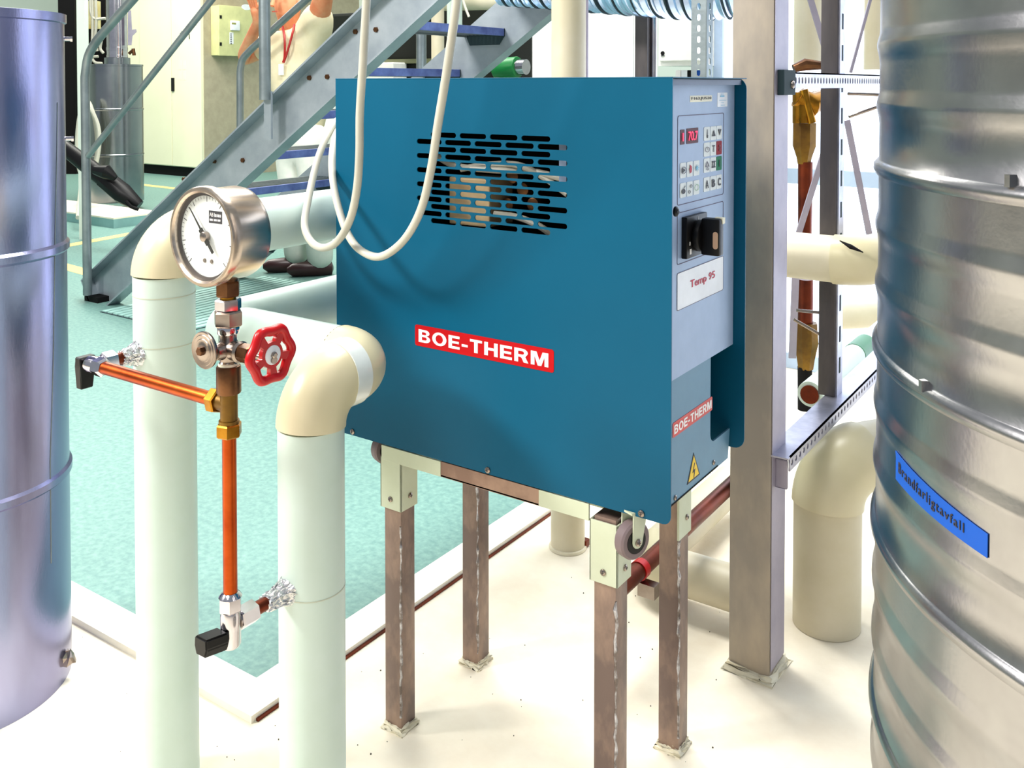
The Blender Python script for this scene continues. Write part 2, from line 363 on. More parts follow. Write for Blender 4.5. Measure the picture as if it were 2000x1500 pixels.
# slots
slots = []
p0 = fp(814, 277); p1 = fp(1108, 286)
Lp = (p1[0] - p0[0]) / (5 + 4 / 7.3); gap = Lp / 7.3
zr0 = fp(923, 266)[1]; zr1 = fp(923, 439)[1]; dz = (zr0 - zr1) / 12
sh = dz * 0.70
for r in range(13):
    zc = zr0 - dz * r
    for k in range(4 if r % 2 == 0 else 5):
        xc = p0[0] + Lp / 2 + (Lp + gap) * (k + (0.5 if r % 2 == 0 else 0))
        slots.append(rrect(Lp, sh, sh * 0.499, 4, xc, zc)[::-1])
outer = [(0.0, H), (0, 0.012)] + [(0.012 - 0.012 * math.cos(t), 0.012 - 0.012 * math.sin(t)) for t in (0.4, 0.8, 1.2)] + [(0.012, 0), (W - 0.012, 0)] + \
        [(W - 0.012 + 0.012 * math.sin(t), 0.012 - 0.012 * math.cos(t)) for t in (0.4, 0.8, 1.2)] + [(W, 0.012), (W, H)]
front = plate('front_panel', outer, slots, 0.002, (XL, YC, ZB), X, Z, M['teal'], heater)
b = BM(); bxb(b, (XL, YC - 0.0005, ZT - 0.002), (XC, YC + DEP + 0.001, ZT), 0.0008)
finish('top_cover', b, M['teal'], heater)
# back sheet with rounded lower corner
zf = gx(1440, 890, XC).z
pts = rrect(W, ZT - zf, 0.018, 6, XL + W / 2, (ZT + zf) / 2)
b = BM(); prism(b, [(p[0], YC + DEP - 0.002, p[1]) for p in pts], (0, 0.002, 0)); finish('back_cover', b, M['teal'], heater)
b = BM(); bx(b, (XL + 0.012, YC + 0.004, ZB + 0.004), (XL + 0.014, YC + DEP - 0.004, ZT - 0.004)); finish('side_panel', b, M['teal'], heater)
b = BM(); bx(b, (XL + 0.014, YC + 0.004, ZB + 0.004), (XP - 0.002, YC + DEP - 0.06, ZB + 0.006)); finish('base_plate', b, M['blackm'], heater)
b = BM(); bx(b, (XL + 0.016, YC + 0.17, ZB + 0.006), (XP - 0.006, YC + 0.173, ZT - 0.004)); finish('dark_backing', b, M['blackm'], heater)  # black sheet added behind the slots so the inside looks dark
# upper control panel
a0 = sp(1316, 166); a1 = sp(1436, 400); low0 = sp(1316, 742)
yb = DEP - 0.0035
def slab(name, poly, x, th, m, par):
    bb = BM(); prism(bb, [(x - th, YC + q[0], ZB + q[1]) for q in poly], (th, 0, 0)); return finish(name, bb, m, par)
zseam = low0[1]
panel = slab('control_panel', [(0.003, zseam), (yb, zseam), (yb, H - 0.004), (0.003, H - 0.004)], XP, 0.004, M['grey_panel'], heater)
b = BM(); bx(b, (XP - 0.001, YC + 0.003, ZB + a0[1]), (XP + 0.012, YC + yb, ZT - 0.003)); finish('cover_shadow_strip', b, mat('cover shadow grey', (96, 112, 140), 0.5), panel)  # darker strip paints in the shade cast by the top cover's overhang
nx = sp(1391, 800)[0]; nz = sp(1400, 860)[1]; r_ = 0.016
poly = [(0.003, 0.012), (0.235 if yb > 0.24 else yb - 0.03, 0.012), (yb - 0.03, nz - 0.004)]
arcp = [(nx + r_ - r_ * math.sin(t), nz + r_ - r_ * math.cos(t)) for t in [PI / 2 * i / 6 for i in range(7)]]
poly = [(0.003, 0.003), (yb - 0.012, 0.003), (yb - 0.004, nz)] + arcp + [(nx, zseam - 0.002), (0.003, zseam - 0.002)]
slab('lower_side_panel', poly, XP - 0.003, 0.003, M['blue_grey'], heater)
# printed frames and keys on the panel
def outline(name, q0, q1, lw, m, x, r=0.004, th=0.0004, par=None):
    w = q1[0] - q0[0]; h = q0[1] - q1[1]; cx = (q0[0] + q1[0]) / 2; cy = (q0[1] + q1[1]) / 2
    return plate(name, rrect(w, h, r, 4, cx, cy), [rrect(w - 2 * lw, h - 2 * lw, max(r - lw, 0.0005), 4, cx, cy)[::-1]], th, (x, YC, ZB), Y, Z, m, par)
def patch(name, q0, q1, m, x, r=0.0015, th=0.0006, par=None):
    w = q1[0] - q0[0]; h = q0[1] - q1[1]; cx = (q0[0] + q1[0]) / 2; cy = (q0[1] + q1[1]) / 2
    return plate(name, rrect(w, h, r, 3, cx, cy), [], th, (x, YC, ZB), Y, Z, m, par)
def sz(py): return sp(1323, py)[1]
xk = XP + 0.0005
yl = sp(1323, 300)[0]; yr = sp(1413, 300)[0]
outline('frame_line', (yl, sz(226)), (yr, sz(402)), 0.0011, M['line_print'], xk, par=panel)
outline('frame_line', (yl, sz(416)), (yr, sz(518)), 0.0011, M['line_print'], xk, par=panel)
tz0 = sp(1325, 533)[1]; tz1 = sp(1326, 606)[1]
lab = patch('name_label', (yl, tz0), (yr, tz1), M['label_white'], xk + 0.0002, 0.003, par=panel)
outline('label_edge', (yl, tz0), (yr, tz1), 0.0008, M['line_print'], xk + 0.0004, 0.003, par=lab)
def stext(s, py0, py1, px0, px1, m, par, bold=0.0, dx=0.0008):
    """text on the side panel: lower-left pixel to upper-right pixel"""
    q0 = sp(px0, py0); q1 = sp(px1, py1)
    return text('lettering', s, (XP + dx, YC + q0[0], ZB + q0[1]), Y, Z, q1[0] - q0[0], q1[1] - q0[1], m, par, 0.0004, bold)
stext('Temp 95', 567, 528, 1347, 1395, M['red_print'], lab, 0.008, 0.0010)
# tag with the plant number, small white sticker
q0 = sp(1347.5, 187); q1 = sp(1390, 198)
lb = patch('plant_number_label', q0, q1, M['label_cream'], xk, 0.0008, 0.0008, panel)
text('lettering', 'F163.JU520', (XP + 0.001, YC + q0[0] + 0.004, ZB + q1[1] + (q0[1] - q1[1]) * 0.22), Y, Z, q1[0] - q0[0] - 0.008, (q0[1] - q1[1]) * 0.56, M['dark_print'], lb, 0.0003)
q0 = sp(1401, 181); q1 = sp(1420, 208)
lb = patch('test_sticker', q0, q1, M['label_white'], xk, 0.0008, 0.0008, panel)
for i, (u0, u1, v) in enumerate([(0.3, 0.6, 0.88), (0.25, 0.65, 0.70), (0.15, 0.85, 0.45), (0.35, 0.6, 0.28), (0.3, 0.7, 0.1)]):
    w_ = q1[0] - q0[0]; h_ = q0[1] - q1[1]
    patch('print_line', (q0[0] + w_ * u0, q1[1] + h_ * v + (0.0022 if i == 1 else 0.0006)), (q0[0] + w_ * u1, q1[1] + h_ * v), M['blue_print'], xk + 0.0008, 0.0002, 0.0003, lb)
# display windows
def yv(zx): return sp(1320 + zx / 6.2545, 280)[0]
def zv(zy): return sp(1323, 160 + zy / 6.25)[1]
# columns measured on the panel (zoomed pixels), rows measured at the left frame line
cols = [(50, 122), (133, 203), (214, 284)]; kcols = [(340, 411), (418, 488), (493, 557)]
def zrow(zx, zy):  # height of a zoomed pixel on the panel
    return sp(1320 + zx / 6.2545, 160 + zy / 6.25)[1]
def key(c, ztop, zbot, m=None, zx=None):
    zx = zx if zx is not None else c[0]
    return patch('key', (yv(c[0]), zrow(zx, ztop)), (yv(c[1]), zrow(zx, zbot)), m or M['key_white'], xk + 0.0002, 0.002, 0.0008, panel)
def keyc(c, ztop, zbot): return ((yv(c[0]) + yv(c[1])) / 2, (zrow(c[0], ztop) + zrow(c[0], zbot)) / 2, yv(c[1]) - yv(c[0]), zrow(c[0], ztop) - zrow(c[0], zbot))
def glyph(par, c, s, m=M['dark_print'], sw=0.5, sh_=0.5, bold=0.02):
    text('symbol', s, (xk + 0.0010, YC + c[0] - c[2] * sw / 2, ZB + c[1] - c[3] * sh_ / 2), Y, Z, c[2] * sw, c[3] * sh_, m, par, 0.0003, bold)
def poly_sym(par, c, loops, m=M['dark_print'], name='symbol'):
    pl = [[(c[0] + u * c[2], c[1] + v * c[3]) for u, v in lp] for lp in loops]
    return plate(name, pl[0], pl[1:], 0.0003, (xk + 0.0013, YC, ZB), Y, Z, m, par)
def circ(r, n=20, cx=0, cy=0, asp=0.55): return [(cx + r * math.cos(2 * PI * i / n), cy + r * asp * math.sin(2 * PI * i / n)) for i in range(n)]
def ringsym(par, c, r=0.36, lw=0.05, m=M['line_print'], cx=0, cy=0): poly_sym(par, c, [circ(r, 20, cx, cy), circ(r - lw, 20, cx, cy)[::-1]], m)
dk = patch('display_window', (yv(52), zrow(52, 585)), (yv(102), zrow(52, 768)), M['led_back'], xk + 0.0002, 0.001, 0.0008, panel)
c = ((yv(52) + yv(102)) / 2, (zrow(52, 585) + zrow(52, 768)) / 2, yv(102) - yv(52), zrow(52, 585) - zrow(52, 768)); glyph(dk, c, 'I', M['led'], 0.22, 0.55, 0.01)
dk = patch('display_window', (yv(128), zrow(128, 570)), (yv(268), zrow(128, 758)), M['led_back'], xk + 0.0002, 0.001, 0.0008, panel)
c = ((yv(128) + yv(268)) / 2, (zrow(128, 570) + zrow(128, 758)) / 2, yv(268) - yv(128), zrow(128, 570) - zrow(128, 758)); glyph(dk, c, '70.7', M['led'], 0.8, 0.6, 0.005)
rows = [(552, 722), (745, 915), (938, 1112), (1170, 1345)]
R0 = rows[0]; 
k = key(kcols[0], *R0); poly_sym(k, keyc(kcols[0], *R0), [[(-.06, -.3), (.06, -.3), (.1, -.1), (.05, -.1), (.03, .32), (-.03, .32), (-.05, -.1), (-.1, -.1)]])
k = key(kcols[1], R0[0], R0[1], zx=kcols[0][0]); cc = keyc(kcols[0], *R0)
def kc(ci, r): a = keyc(kcols[ci], *r); b0 = keyc(kcols[0], *r); return (a[0], b0[1], a[2], b0[3])
poly_sym(k, kc(1, R0), [[(-.28, -.22), (.28, -.22), (0, .24)], [(-.1, -.13), (0, .05), (.1, -.13)]])
k = key(kcols[2], *R0, zx=kcols[0][0]); poly_sym(k, kc(2, R0), [[(-.28, .24), (0, -.22), (.28, .24)], [(-.1, .15), (.1, .15), (0, -.03)]])
R1 = rows[1]
k = key(kcols[0], *R1); ringsym(k, kc(0, R1)); poly_sym(k, kc(0, R1), [[(-.02, -.02), (.03, -.02), (.06, .14), (.02, .14)]], M['line_print'])
k = key(kcols[1], *R1, zx=kcols[0][0]); glyph(k, kc(1, R1), 'T', sw=0.4, sh_=0.5)
k = key(kcols[2], *R1, m=M['key_red'], zx=kcols[0][0]); glyph(k, kc(2, R1), 'O', mat('dark red print', (96, 0, 20), 0.5), 0.3, 0.45)
R2 = rows[2]
k = key(kcols[0], *R2); poly_sym(k, kc(0, R2), [[(-.34, -.1), (.34, -.1), (.16, .14), (0, .3), (-.16, .14)], [(-.2, -.06), (-.1, .12), (0, .22), (.1, .12), (.2, -.06)]], M['line_print']); ringsym(k, kc(0, R2), 0.2, 0.05, M['line_print'], 0.05, -.24)
k = key(kcols[1], *R2, zx=kcols[0][0]); poly_sym(k, kc(1, R2), [[(-.32, -.24), (.32, -.24), (.32, -.16), (.22, -.16), (.22, .16), (.32, .16), (.32, .24), (-.32, .24), (-.32, .16), (-.22, .16), (-.22, -.16), (-.32, -.16)], [(-.12, -.13), (-.12, .13), (.12, .13), (.12, -.13)]])
k = key(kcols[2], *R2, m=M['key_green'], zx=kcols[0][0]); glyph(k, kc(2, R2), 'I', sw=0.12, sh_=0.5)
R3 = rows[3]
for i, s in enumerate('ABC'):
    k = key(kcols[i], *R3, zx=kcols[0][0]); glyph(k, kc(i, R3), s, sw=0.5, sh_=0.55)
Q0 = (992, 1180); Q1 = (1240, 1420)
def qc(ci, r): a = keyc(cols[ci], *r); b0 = keyc(cols[0], *r); return (a[0], b0[1], a[2], b0[3])
k = key(cols[0], *Q0); ringsym(k, qc(0, Q0), 0.42); poly_sym(k, qc(0, Q0), [[(-.18, -.17), (.3, 0), (-.18, .17)]])
k = key(cols[1], *Q0, zx=cols[0][0]); poly_sym(k, qc(1, Q0), [[(-.1, -.28), (.2, -.2), (.26, 0), (.2, .2), (-.1, .3), (-.05, .1), (-.2, 0), (-.05, -.1)]], M['red_print'])
k = key(cols[2], *Q0, zx=cols[0][0])
star = []
for i in range(16): star.append(((0.42 if i % 2 == 0 else 0.14) * math.cos(i * PI / 8), (0.25 if i % 2 == 0 else 0.08) * math.sin(i * PI / 8)))
poly_sym(k, qc(2, Q0), [star], M['blue_print'])
k = key(cols[0], *Q1); poly_sym(k, qc(0, Q1), [circ(.3, 16, 0, -.08)]); poly_sym(k, qc(0, Q1), [[(0, .06), (.06, .06), (.3, .28), (.22, .3)]])
k = key(cols[1], *Q1, zx=cols[0][0]); ringsym(k, qc(1, Q1), 0.2, 0.06, M['dark_print'], .14, .18); ringsym(k, qc(1, Q1), 0.2, 0.06, M['dark_print'], -.14, -.2)
k = key(cols[2], *Q1, zx=cols[0][0]); ringsym(k, qc(2, Q1), 0.4, 0.05, mat('pale green print', (150, 196, 160), 0.6))
# main switch
s0 = sp(1331, 424); s1 = sp(1371, 424); sb = sp(1333, 505)
b = BM(); bxb(b, (XP, YC + s0[0], ZB + sb[1]), (XP + 0.009, YC + s1[0], ZB + s0[1]), 0.002)
sw = finish('main_switch', b, M['black'], panel, True)
scy = YC + (s0[0] + s1[0]) / 2; scz = ZB + (s0[1] + sb[1]) / 2
b = BM(); cylb(b, (XP + 0.008, scy, scz), (XP + 0.020, scy, scz), 0.024, 0.003); finish('switch_collar', b, M['black'], sw, True)
b = BM(); bxb(b, (XP + 0.018, scy - 0.009, scz - 0.028), (XP + 0.048, scy + 0.009, scz + 0.028), 0.004); finish('switch_handle', b, M['black'], sw, True)
b = BM(); bxb(b, (XP + 0.036, scy + 0.001, scz + 0.020), (XP + 0.0495, scy + 0.0098, scz + 0.0295), 0.001); finish('padlock_slide', b, M['label_cream'], sw)
b = BM(); prism(b, [(XP + 0.041 + 0.0045 * u, scy - 0.0095, scz - 0.006 + v) for u, v in rrect(1.4, 0.026, 0.0, 1)] if False else [(XP + 0.0415 + p[0], scy - 0.0093, scz - 0.004 + p[1]) for p in rrect(0.008, 0.026, 0.0039, 4)], (0, 0.0005, 0)); finish('lock_slot', b, mat('tan plastic', (196, 160, 132), 0.5), sw)
text('lettering', '0', (XP + 0.0092, YC + s0[0] + 0.008, scz - 0.012), Y, Z, 0.004, 0.006, M['white_print'], sw, 0.0003)
text('lettering', 'I', (XP + 0.0092, scy + 0.002, ZB + s0[1] - 0.008), Y, Z, 0.0012, 0.005, M['white_print'], sw, 0.0003)
b = BM(); bx(b, (XP + 0.009, YC + s0[0] + 0.010, ZB + sb[1] + 0.006), (XP + 0.0094, YC + s0[0] + 0.016, ZB + sb[1] + 0.014)); finish('switch_sticker', b, M['white_print'], sw)
# screws
def screw(p, n, r, m, par, name='screw'):
    bb = BM(); p = Vector(p); lathe(bb, p, n, [(0, r), (r * 0.35, r * 0.95), (r * 0.6, r * 0.6), (r * 0.68, r * 0.1)], 16); o = finish(name, bb, m, par, True)
    u, v = frame(n); bb = BM(); q = p + n * (r * 0.62)
    for d_, e_ in ((u, v), (v, u)): prism(bb, [q - d_ * r * .5 - e_ * r * .09, q + d_ * r * .5 - e_ * r * .09, q + d_ * r * .5 + e_ * r * .09, q - d_ * r * .5 + e_ * r * .09], n * (r * 0.08))
    finish('screw_cross', bb, M['dark_print'], o); return o
for px, py in ((689, 843), (953, 918), (1253, 1003)): screw(gy(px, py, YC), -Y, 0.0052, M['nickel'], heater)
for px, py in ((1393, 903), (1318, 972)): screw(gx(px, py, XP - 0.003), X, 0.0042, M['nickel'], heater)
screw(gx(1318.5, 413, XC - 0.004) , X, 0.0075, M['black'], heater)
# red name label on the front and on the side
def front_label(parts, px0, py0, px1, py1):
    q0 = fp(px0, py0); q1 = fp(px1, py1)
    return q0, q1
q0 = fp(811, 633); q1 = fp(812, 674); qr = fp(1082, 700)
w = qr[0] - q0[0]; h = q0[1] - q1[1]
lbl = plate('name_label', rrect(w, h, 0.004, 4, q0[0] + w / 2, q1[1] + h / 2), [], 0.0006, (XL, YC - 0.0006, ZB), X, Z, M['red_label'], heater)
block_text('BOE-THERM', (XL + q0[0] + w * 0.030, YC - 0.0011, ZB + q1[1] + h * 0.2), X, Z, w * 0.935, h * 0.6, M['white_print'], lbl)
q0 = sp(1317, 828); q1 = sp(1317, 857); qr = sp(1394, 800)
w = qr[0] - q0[0]; h = q0[1] - q1[1]
lbl = plate('name_label', rrect(w, h, 0.003, 3, q0[0] + w / 2, q1[1] + h / 2), [], 0.0006, (XP - 0.0024, YC, ZB), Y, Z, M['red_label2'], heater)
block_text('BOE-THERM', (XP - 0.0019, YC + q0[0] + w * 0.03, ZB + q1[1] + h * 0.2), Y, Z, w * 0.94, h * 0.6, M['white_print'], lbl)
# warning triangle
t0 = sp(1345, 948); t1 = sp(1370, 925); ta = sp(1358, 884)
cxm = ((t0[0] + t1[0]) / 2); tw = (t1[0] - t0[0]) / 2; zb_ = t0[1]; th_ = ta[1] - sp(1357, 937)[1]
wt = plate('warning_label', [(cxm - tw, zb_), (cxm + tw, zb_), (cxm, zb_ + th_)], [], 0.0006, (XP - 0.0024, YC, ZB), Y, Z, M['dark_print'], heater)
f_ = 0.80; plate('label_face', [(cxm - tw * f_, zb_ + th_ * 0.06), (cxm + tw * f_, zb_ + th_ * 0.06), (cxm, zb_ + th_ * 0.9)], [], 0.0003, (XP - 0.0021, YC, ZB), Y, Z, M['yellow'], wt)
bolt = [(-.05, .06), (.02, .30), (-.20, .28), (.06, .62), (.14, .60), (-.03, .36), (.18, .38), (.05, .08)]
plate('bolt_symbol', [(cxm + u * tw * 1.1, zb_ + v * th_) for u, v in bolt], [], 0.0003, (XP - 0.0018, YC, ZB), Y, Z, M['dark_print'], wt)
# things seen through the vent: terminal block, hoses, bracket
p0_ = gy(877, 345, YC + 0.05); p1_ = gy(956, 445, YC + 0.05)
b = BM(); bxb(b, (p0_.x, YC + 0.05, p1_.z), (p1_.x, YC + 0.12, p0_.z), 0.003); finish('relay_block', b, mat('tan relay plastic', (214, 190, 146), 0.5, 0, (190, 160, 120), 20, 0.4), heater)
for pts in ([(840, 295), (885, 322), (960, 332), (1040, 335), (1110, 352)], [(900, 330), (950, 322), (1010, 322), (1060, 345), (1110, 380)], [(965, 418), (1010, 424), (1050, 440), (1080, 460)]):
    b = BM(); tube(b, smooth_path([gy(px, py, YC + 0.045 + 0.01 * (i % 2)) for i, (px, py) in enumerate(pts)], 6), 0.0055, 10); finish('wire', b, M['cable'], heater, True)
p0_ = gy(1092, 280, YC + 0.03); p1_ = gy(1106, 362, YC + 0.03)
b = BM(); bx(b, (p0_.x, YC + 0.03, p1_.z), (p1_.x, YC + 0.033, p0_.z)); finish('inner_bracket', b, M['grey_panel'], heater)
for px, py in ((1000, 345), (1020, 370), (990, 400), (1040, 400)):
    p = gy(px, py, YC + 0.075); b = BM(); cylb(b, p, p + Y * 0.05, 0.012, 0.002, 16); finish('inner_valve', b, M['bronze'], heater, True)
# casters
# ================================================================== stand
def leg_pos(px, py): return gz(px, py)
LW = 0.0375
Lg1 = gz(784, 1434); Lg4 = gz(1326, 1474); Lg2 = gz(923, 1304)
xr = Lg4.x; yf = Lg1.y; xl = Lg1.x; yk = (Lg4.y + Lg2.y) / 2
stand = thing('heater_stand', 'raw brown steel stand of four square legs with cream brackets under the teal heater', 'stand', ((xl + xr) / 2, (yf + yk) / 2, 0))
zleg = ZB - 0.018
for (x_, y_, zt) in ((xl, yf, zleg), (xr, yf, zleg), (xl, yk, zleg + 0.015), (xr, yk, zleg + 0.015)):
    b = BM(); bxb(b, (x_ - LW, y_, -0.002), (x_, y_ + LW, zt), 0.0025); lg = finish('leg', b, M['raw_leg'], stand, True)
    # rough welded bead down the near corner
    b = BM(); zz = 0.03
    pth = []
    while zz < zt - 0.12: pth.append(Vector((x_ + random.uniform(-.0012, .0012), y_ + random.uniform(-.0012, .0012), zz))); zz += 0.012
    tube(b, pth, [random.uniform(0.001, 0.0034) for _ in pth], 6); finish('weld_bead', b, M['weld'], lg)
    b = BM(); n = 14
    lathe(b, (x_ - LW / 2, y_ + LW / 2, -0.003), Z, [(0, LW * 0.95), (0.004, LW * 0.88), (0.010, LW * 0.78), (0.014, LW * 0.66)], 4, PI / 4)
    bmesh.ops.subdivide_edges(b, edges=b.edges[:], cuts=3, use_grid_fill=True)
    for v in b.verts: v.co += Vector((random.uniform(-1, 1), random.uniform(-1, 1), random.uniform(-1, 1))) * 0.003
    finish('cement_collar', b, M['cement'], lg, True)
def cup(x_, y_, z0, z1, nm='leg_bracket'):
    t = 0.003; e = 0.002; b = BM()
    bxb(b, (x_ - LW - e - t, y_ - e - t, z0), (x_ + e + t, y_ - e, z1), 0.001); bxb(b, (x_ + e, y_ - e - t, z0), (x_ + e + t, y_ + LW + e, z1), 0.001)
    bxb(b, (x_ - LW - e - t, y_ - e - t, z0), (x_ - LW - e, y_ + LW + e, z1), 0.001)
    o = finish(nm, b, M['cream_steel'], stand); screw((x_ - LW / 2, y_ - e - t, z0 + 0.018), -Y, 0.005, M['nickel'], o); screw((x_ + e + t, y_ + LW / 2, z0 + 0.022), X, 0.005, M['nickel'], o); return o
cup(xl, yf, gy(782, 998, yf).z, gy(782, 900, yf).z); zc0 = gy(1195, 1143, yf).z
cup(xr, yf, zc0, gy(1195, 1022, yf).z)
z4 = gx(1338, 1040, xr).z; b = BM(); bxb(b, (xr + 0.001, yk - 0.012, z4), (xr + 0.005, yk + LW, ZB - 0.001), 0.001); o = finish('leg_bracket', b, M['cream_steel'], stand); screw((xr + 0.005, yk + 0.018, z4 + 0.03), X, 0.005, M['nickel'], o)
yr_ = yf - 0.006
zl0 = gy(745, 897, yr_).z; zl1 = ZB - 0.002
def rail(px0, px1, m, nm, dy=0.0):
    xa = gy(px0, 930, yr_).x; xb = gy(px1, 930, yr_).x; b = BM(); bxb(b, (xa, yr_ + dy, zl0), (xb, yr_ + dy + 0.004, zl1), 0.0008)
    if nm == 'front_rail': bx(b, (xa, yr_ + dy, zl0), (xb, yr_ + 0.05, zl0 + 0.003))
    return finish(nm, b, m, stand)
rail(745, 860, M['cream_steel'], 'rail_end'); rail(1052, 1150, M['cream_steel'], 'rail_end'); rail(860, 1052, M['rust_rail'], 'front_rail', 0.001)
for yy in (yf + LW + 0.002,):
    b = BM(); bx(b, (xl - LW, yy, zl0 + 0.002), (xr, yy + 0.02, zl0 + 0.006)); finish('shelf_bar', b, M['cream_steel'], stand)
b = BM(); bx(b, (xl - LW, yk - 0.002, ZB - 0.035), (xr, yk + 0.03, ZB - 0.006)); finish('rear_rail', b, M['rust_rail'], stand)
for x_ in (xl - LW, xr - LW):
    b = BM(); bx(b, (x_ + 0.006, yf + LW, ZB - 0.03), (x_ + 0.03, yk, ZB - 0.008)); finish('cross_rail', b, M['cream_steel'], stand)

# casters of the heater, hanging beside the front legs
def caster(c, n, par, rr=0.0275):
    n = n.normalized(); t = Z.cross(n); b = BM()
    lathe(b, c - n * 0.010, n, [(0, rr * 0.62), (0, rr * 0.9), (0.003, rr), (0.017, rr), (0.020, rr * 0.9), (0.020, rr * 0.62)], 36)
    o = finish('caster_wheel', b, M['caster'], par, True)
    b = BM(); lathe(b, c - n * 0.0108, n, [(0, rr * 0.64), (0.0216, rr * 0.64)], 28); finish('hub', b, M['black'], o, True)
    b = BM(); s = 0.0095; ht = ZB + 0.002 - c.z
    out = [(-s * 0.9, ht), (s * 1.9, ht), (s * 0.95, 0.0)] + [(s * 0.95 * math.cos(q), -s * 0.95 * math.sin(q)) for q in (0.5, 1.1, 1.57, 2.1, 2.7)] + [(-s * 0.95, 0)]
    for off in (-0.0135, 0.0115): prism(b, [c + n * off + t * u + Z * v for u, v in out], n * 0.002)
    prism(b, [c + n * u + t * v + Z * ht for u, v in ((-0.0135, -0.012), (0.0135, -0.012), (0.0135, 0.018), (-0.0135, 0.018))], Z * 0.003)
    o2 = finish('caster_fork', b, M['cream_steel'], par); screw(c + n * 0.0135, n, 0.0055, M['nickel'], o2, 'axle_bolt')
caster(Vector((xr + 0.024, yf + 0.004, gy(1222, 1052, yf).z)), Vector((0.93, -0.36, 0)), heater)
caster(Vector((xl - LW - 0.022, yf + 0.03, gy(762, 896, yf).z + 0.002)), Vector((0.93, -0.36, 0)), heater)
# ================================================================== white pipes
PR = 0.048; ER = 0.0505
def run(bm, p, q, r=PR, n=40): cyl(bm, p, q, r, n)
def seam(par, p, d, r, m=None, w=0.0008):
    bb = BM(); lathe(bb, Vector(p) - d * w, d, [(0, r), (0, r + 0.0005), (2 * w, r + 0.0005), (2 * w, r)], 40); return finish('joint_line', bb, m or mat('grey joint line', (190, 196, 178), 0.6), par, True)
# pipe with the gauge in front
lp = gd(324, 900, 1.522); LX, LY = lp.x, lp.y
lz = gd(300, 408, 1.522).z - ER; BR = 0.055
pipe1 = thing('heating_pipe', 'white vertical pipe with cream elbow behind the pressure gauge, standing left of the copper tube', 'pipe', (LX, LY, 0), 'white heating pipes')
b = BM(); run(b, (LX, LY, 0), (LX, LY, lz - BR)); o = finish('riser', b, M['white_pipe'], pipe1, True)
seam(o, (LX, LY, gd(320, 680, 1.48).z), Z, PR); seam(o, (LX, LY, lz - BR - 0.03), Z, PR)
b = BM(); tube(b, arc((LX, LY, lz), Z, Y, BR), ER, 40); finish('elbow', b, M['cream_pipe'], pipe1, True)
b = BM(); run(b, (LX, LY + BR, lz), (LX, LY + 1.15, lz)); finish('cross_run', b, M['white_pipe'], pipe1, True)
b = BM(); bxb(b, (LX + PR * 0.4, LY - 0.02, 0), (LX + PR * 1.35, LY + 0.012, 0.006), 0.001); finish('floor_clip', b, M['chrome'], pipe1)
# pipe with two elbows
cp = gd(609, 1100, 1.368); CX, CY = cp.x, cp.y; cz = gd(609, 750, 1.368).z; B2 = 0.0605; L12 = 0.124; L23 = 0.36
c1 = Vector((CX, CY, cz)); c2 = c1 + Y * L12; c3 = c2 - X * L23
pipe2 = thing('heating_pipe', 'white pipe with two cream elbows passing in front of the teal heater corner', 'pipe', (CX, CY, 0), 'white heating pipes')
b = BM(); run(b, (CX, CY, 0), c1 - Z * B2); o = finish('riser', b, M['white_pipe'], pipe2, True); seam(o, (CX, CY, gd(609, 1170, 1.33).z), Z, PR)
b = BM(); tube(b, arc(c1, Z, Y, B2), ER, 44); finish('elbow', b, M['cream_pipe'], pipe2, True)
b = BM(); tube(b, arc(c2, Y, -X, B2), ER, 44); finish('elbow', b, M['cream_pipe'], pipe2, True)
b = BM(); lathe(b, c1 + Y * (B2 - 0.014), Y, [(0, ER - 0.001), (0, ER + 0.0012), (0.03, ER + 0.0012), (0.03, ER - 0.001)], 44); finish('tape_band', b, mat('clear white tape', (226, 232, 228), 0.18, coat=0.6), pipe2, True)
b = BM(); run(b, c2 - X * B2, c3 + X * B2); o = finish('cross_run', b, M['white_pipe'], pipe2, True); seam(o, c2 - X * (B2 + 0.001), -X, PR + 0.002, M['speck'], 0.0006)
b = BM(); tube(b, arc(c3, -X, Y, B2), ER - 0.002, 40); finish('elbow', b, M['white_pipe'], pipe2, True)
b = BM(); run(b, c3 + Y * B2, c3 + Y * 1.0); finish('far_run', b, M['white_pipe'], pipe2, True)

# ================================================================== gauge and its valves
ga = gd(448, 900, 1.252); GX, GY = ga.x, ga.y
def zz(py): return gd(448, py, 1.252).z
def hexn(bm, z0, z1, r, ph=0.3):
    w = min(0.002, abs(z1 - z0) * 0.2)
    lathe(bm, (GX, GY, z0), Z, [(0, r * 0.9), (w, r), (z1 - z0 - w, r), (z1 - z0, r * 0.9)], 6, ph)
gc = Vector((GX, GY, zz(455))); RG = 0.0655
gauge = thing('pressure_gauge', 'round stainless pressure gauge with white dial on top of the red wheel valve', 'gauge', (GX, GY, zz(582)))
b = BM(); lathe(b, gc - Y * 0.030, Y, [(0, RG - 0.006), (0, RG - 0.004), (0.045, RG - 0.004), (0.052, RG - 0.006), (0.054, RG - 0.012)], 64)
case = finish('case', b, M['stainless'], gauge, True)
b = BM(); lathe(b, gc - Y * 0.043, Y, [(0.020, RG - 0.009), (0.003, RG - 0.0085), (0, RG - 0.0055), (0.0, RG - 0.002), (0.003, RG), (0.014, RG), (0.016, RG - 0.004)], 64, cap=False)
finish('bezel', b, M['stainless'], gauge, True)
dy = GY - 0.0325
b = BM(); lathe(b, (GX, dy, gc.z), Y, [(0, RG - 0.0090), (0.002, RG - 0.0090)], 64); dial = finish('dial', b, M['dial'], gauge)
b = BM(); lathe(b, (GX, dy - 0.0005, gc.z), -Y, [(0, RG - 0.0085), (0, RG - 0.0125), (0.0015, RG - 0.0125), (0.0015, RG - 0.0085)], 64, cap=False); finish('dial_gasket', b, M['zip'], gauge, True)
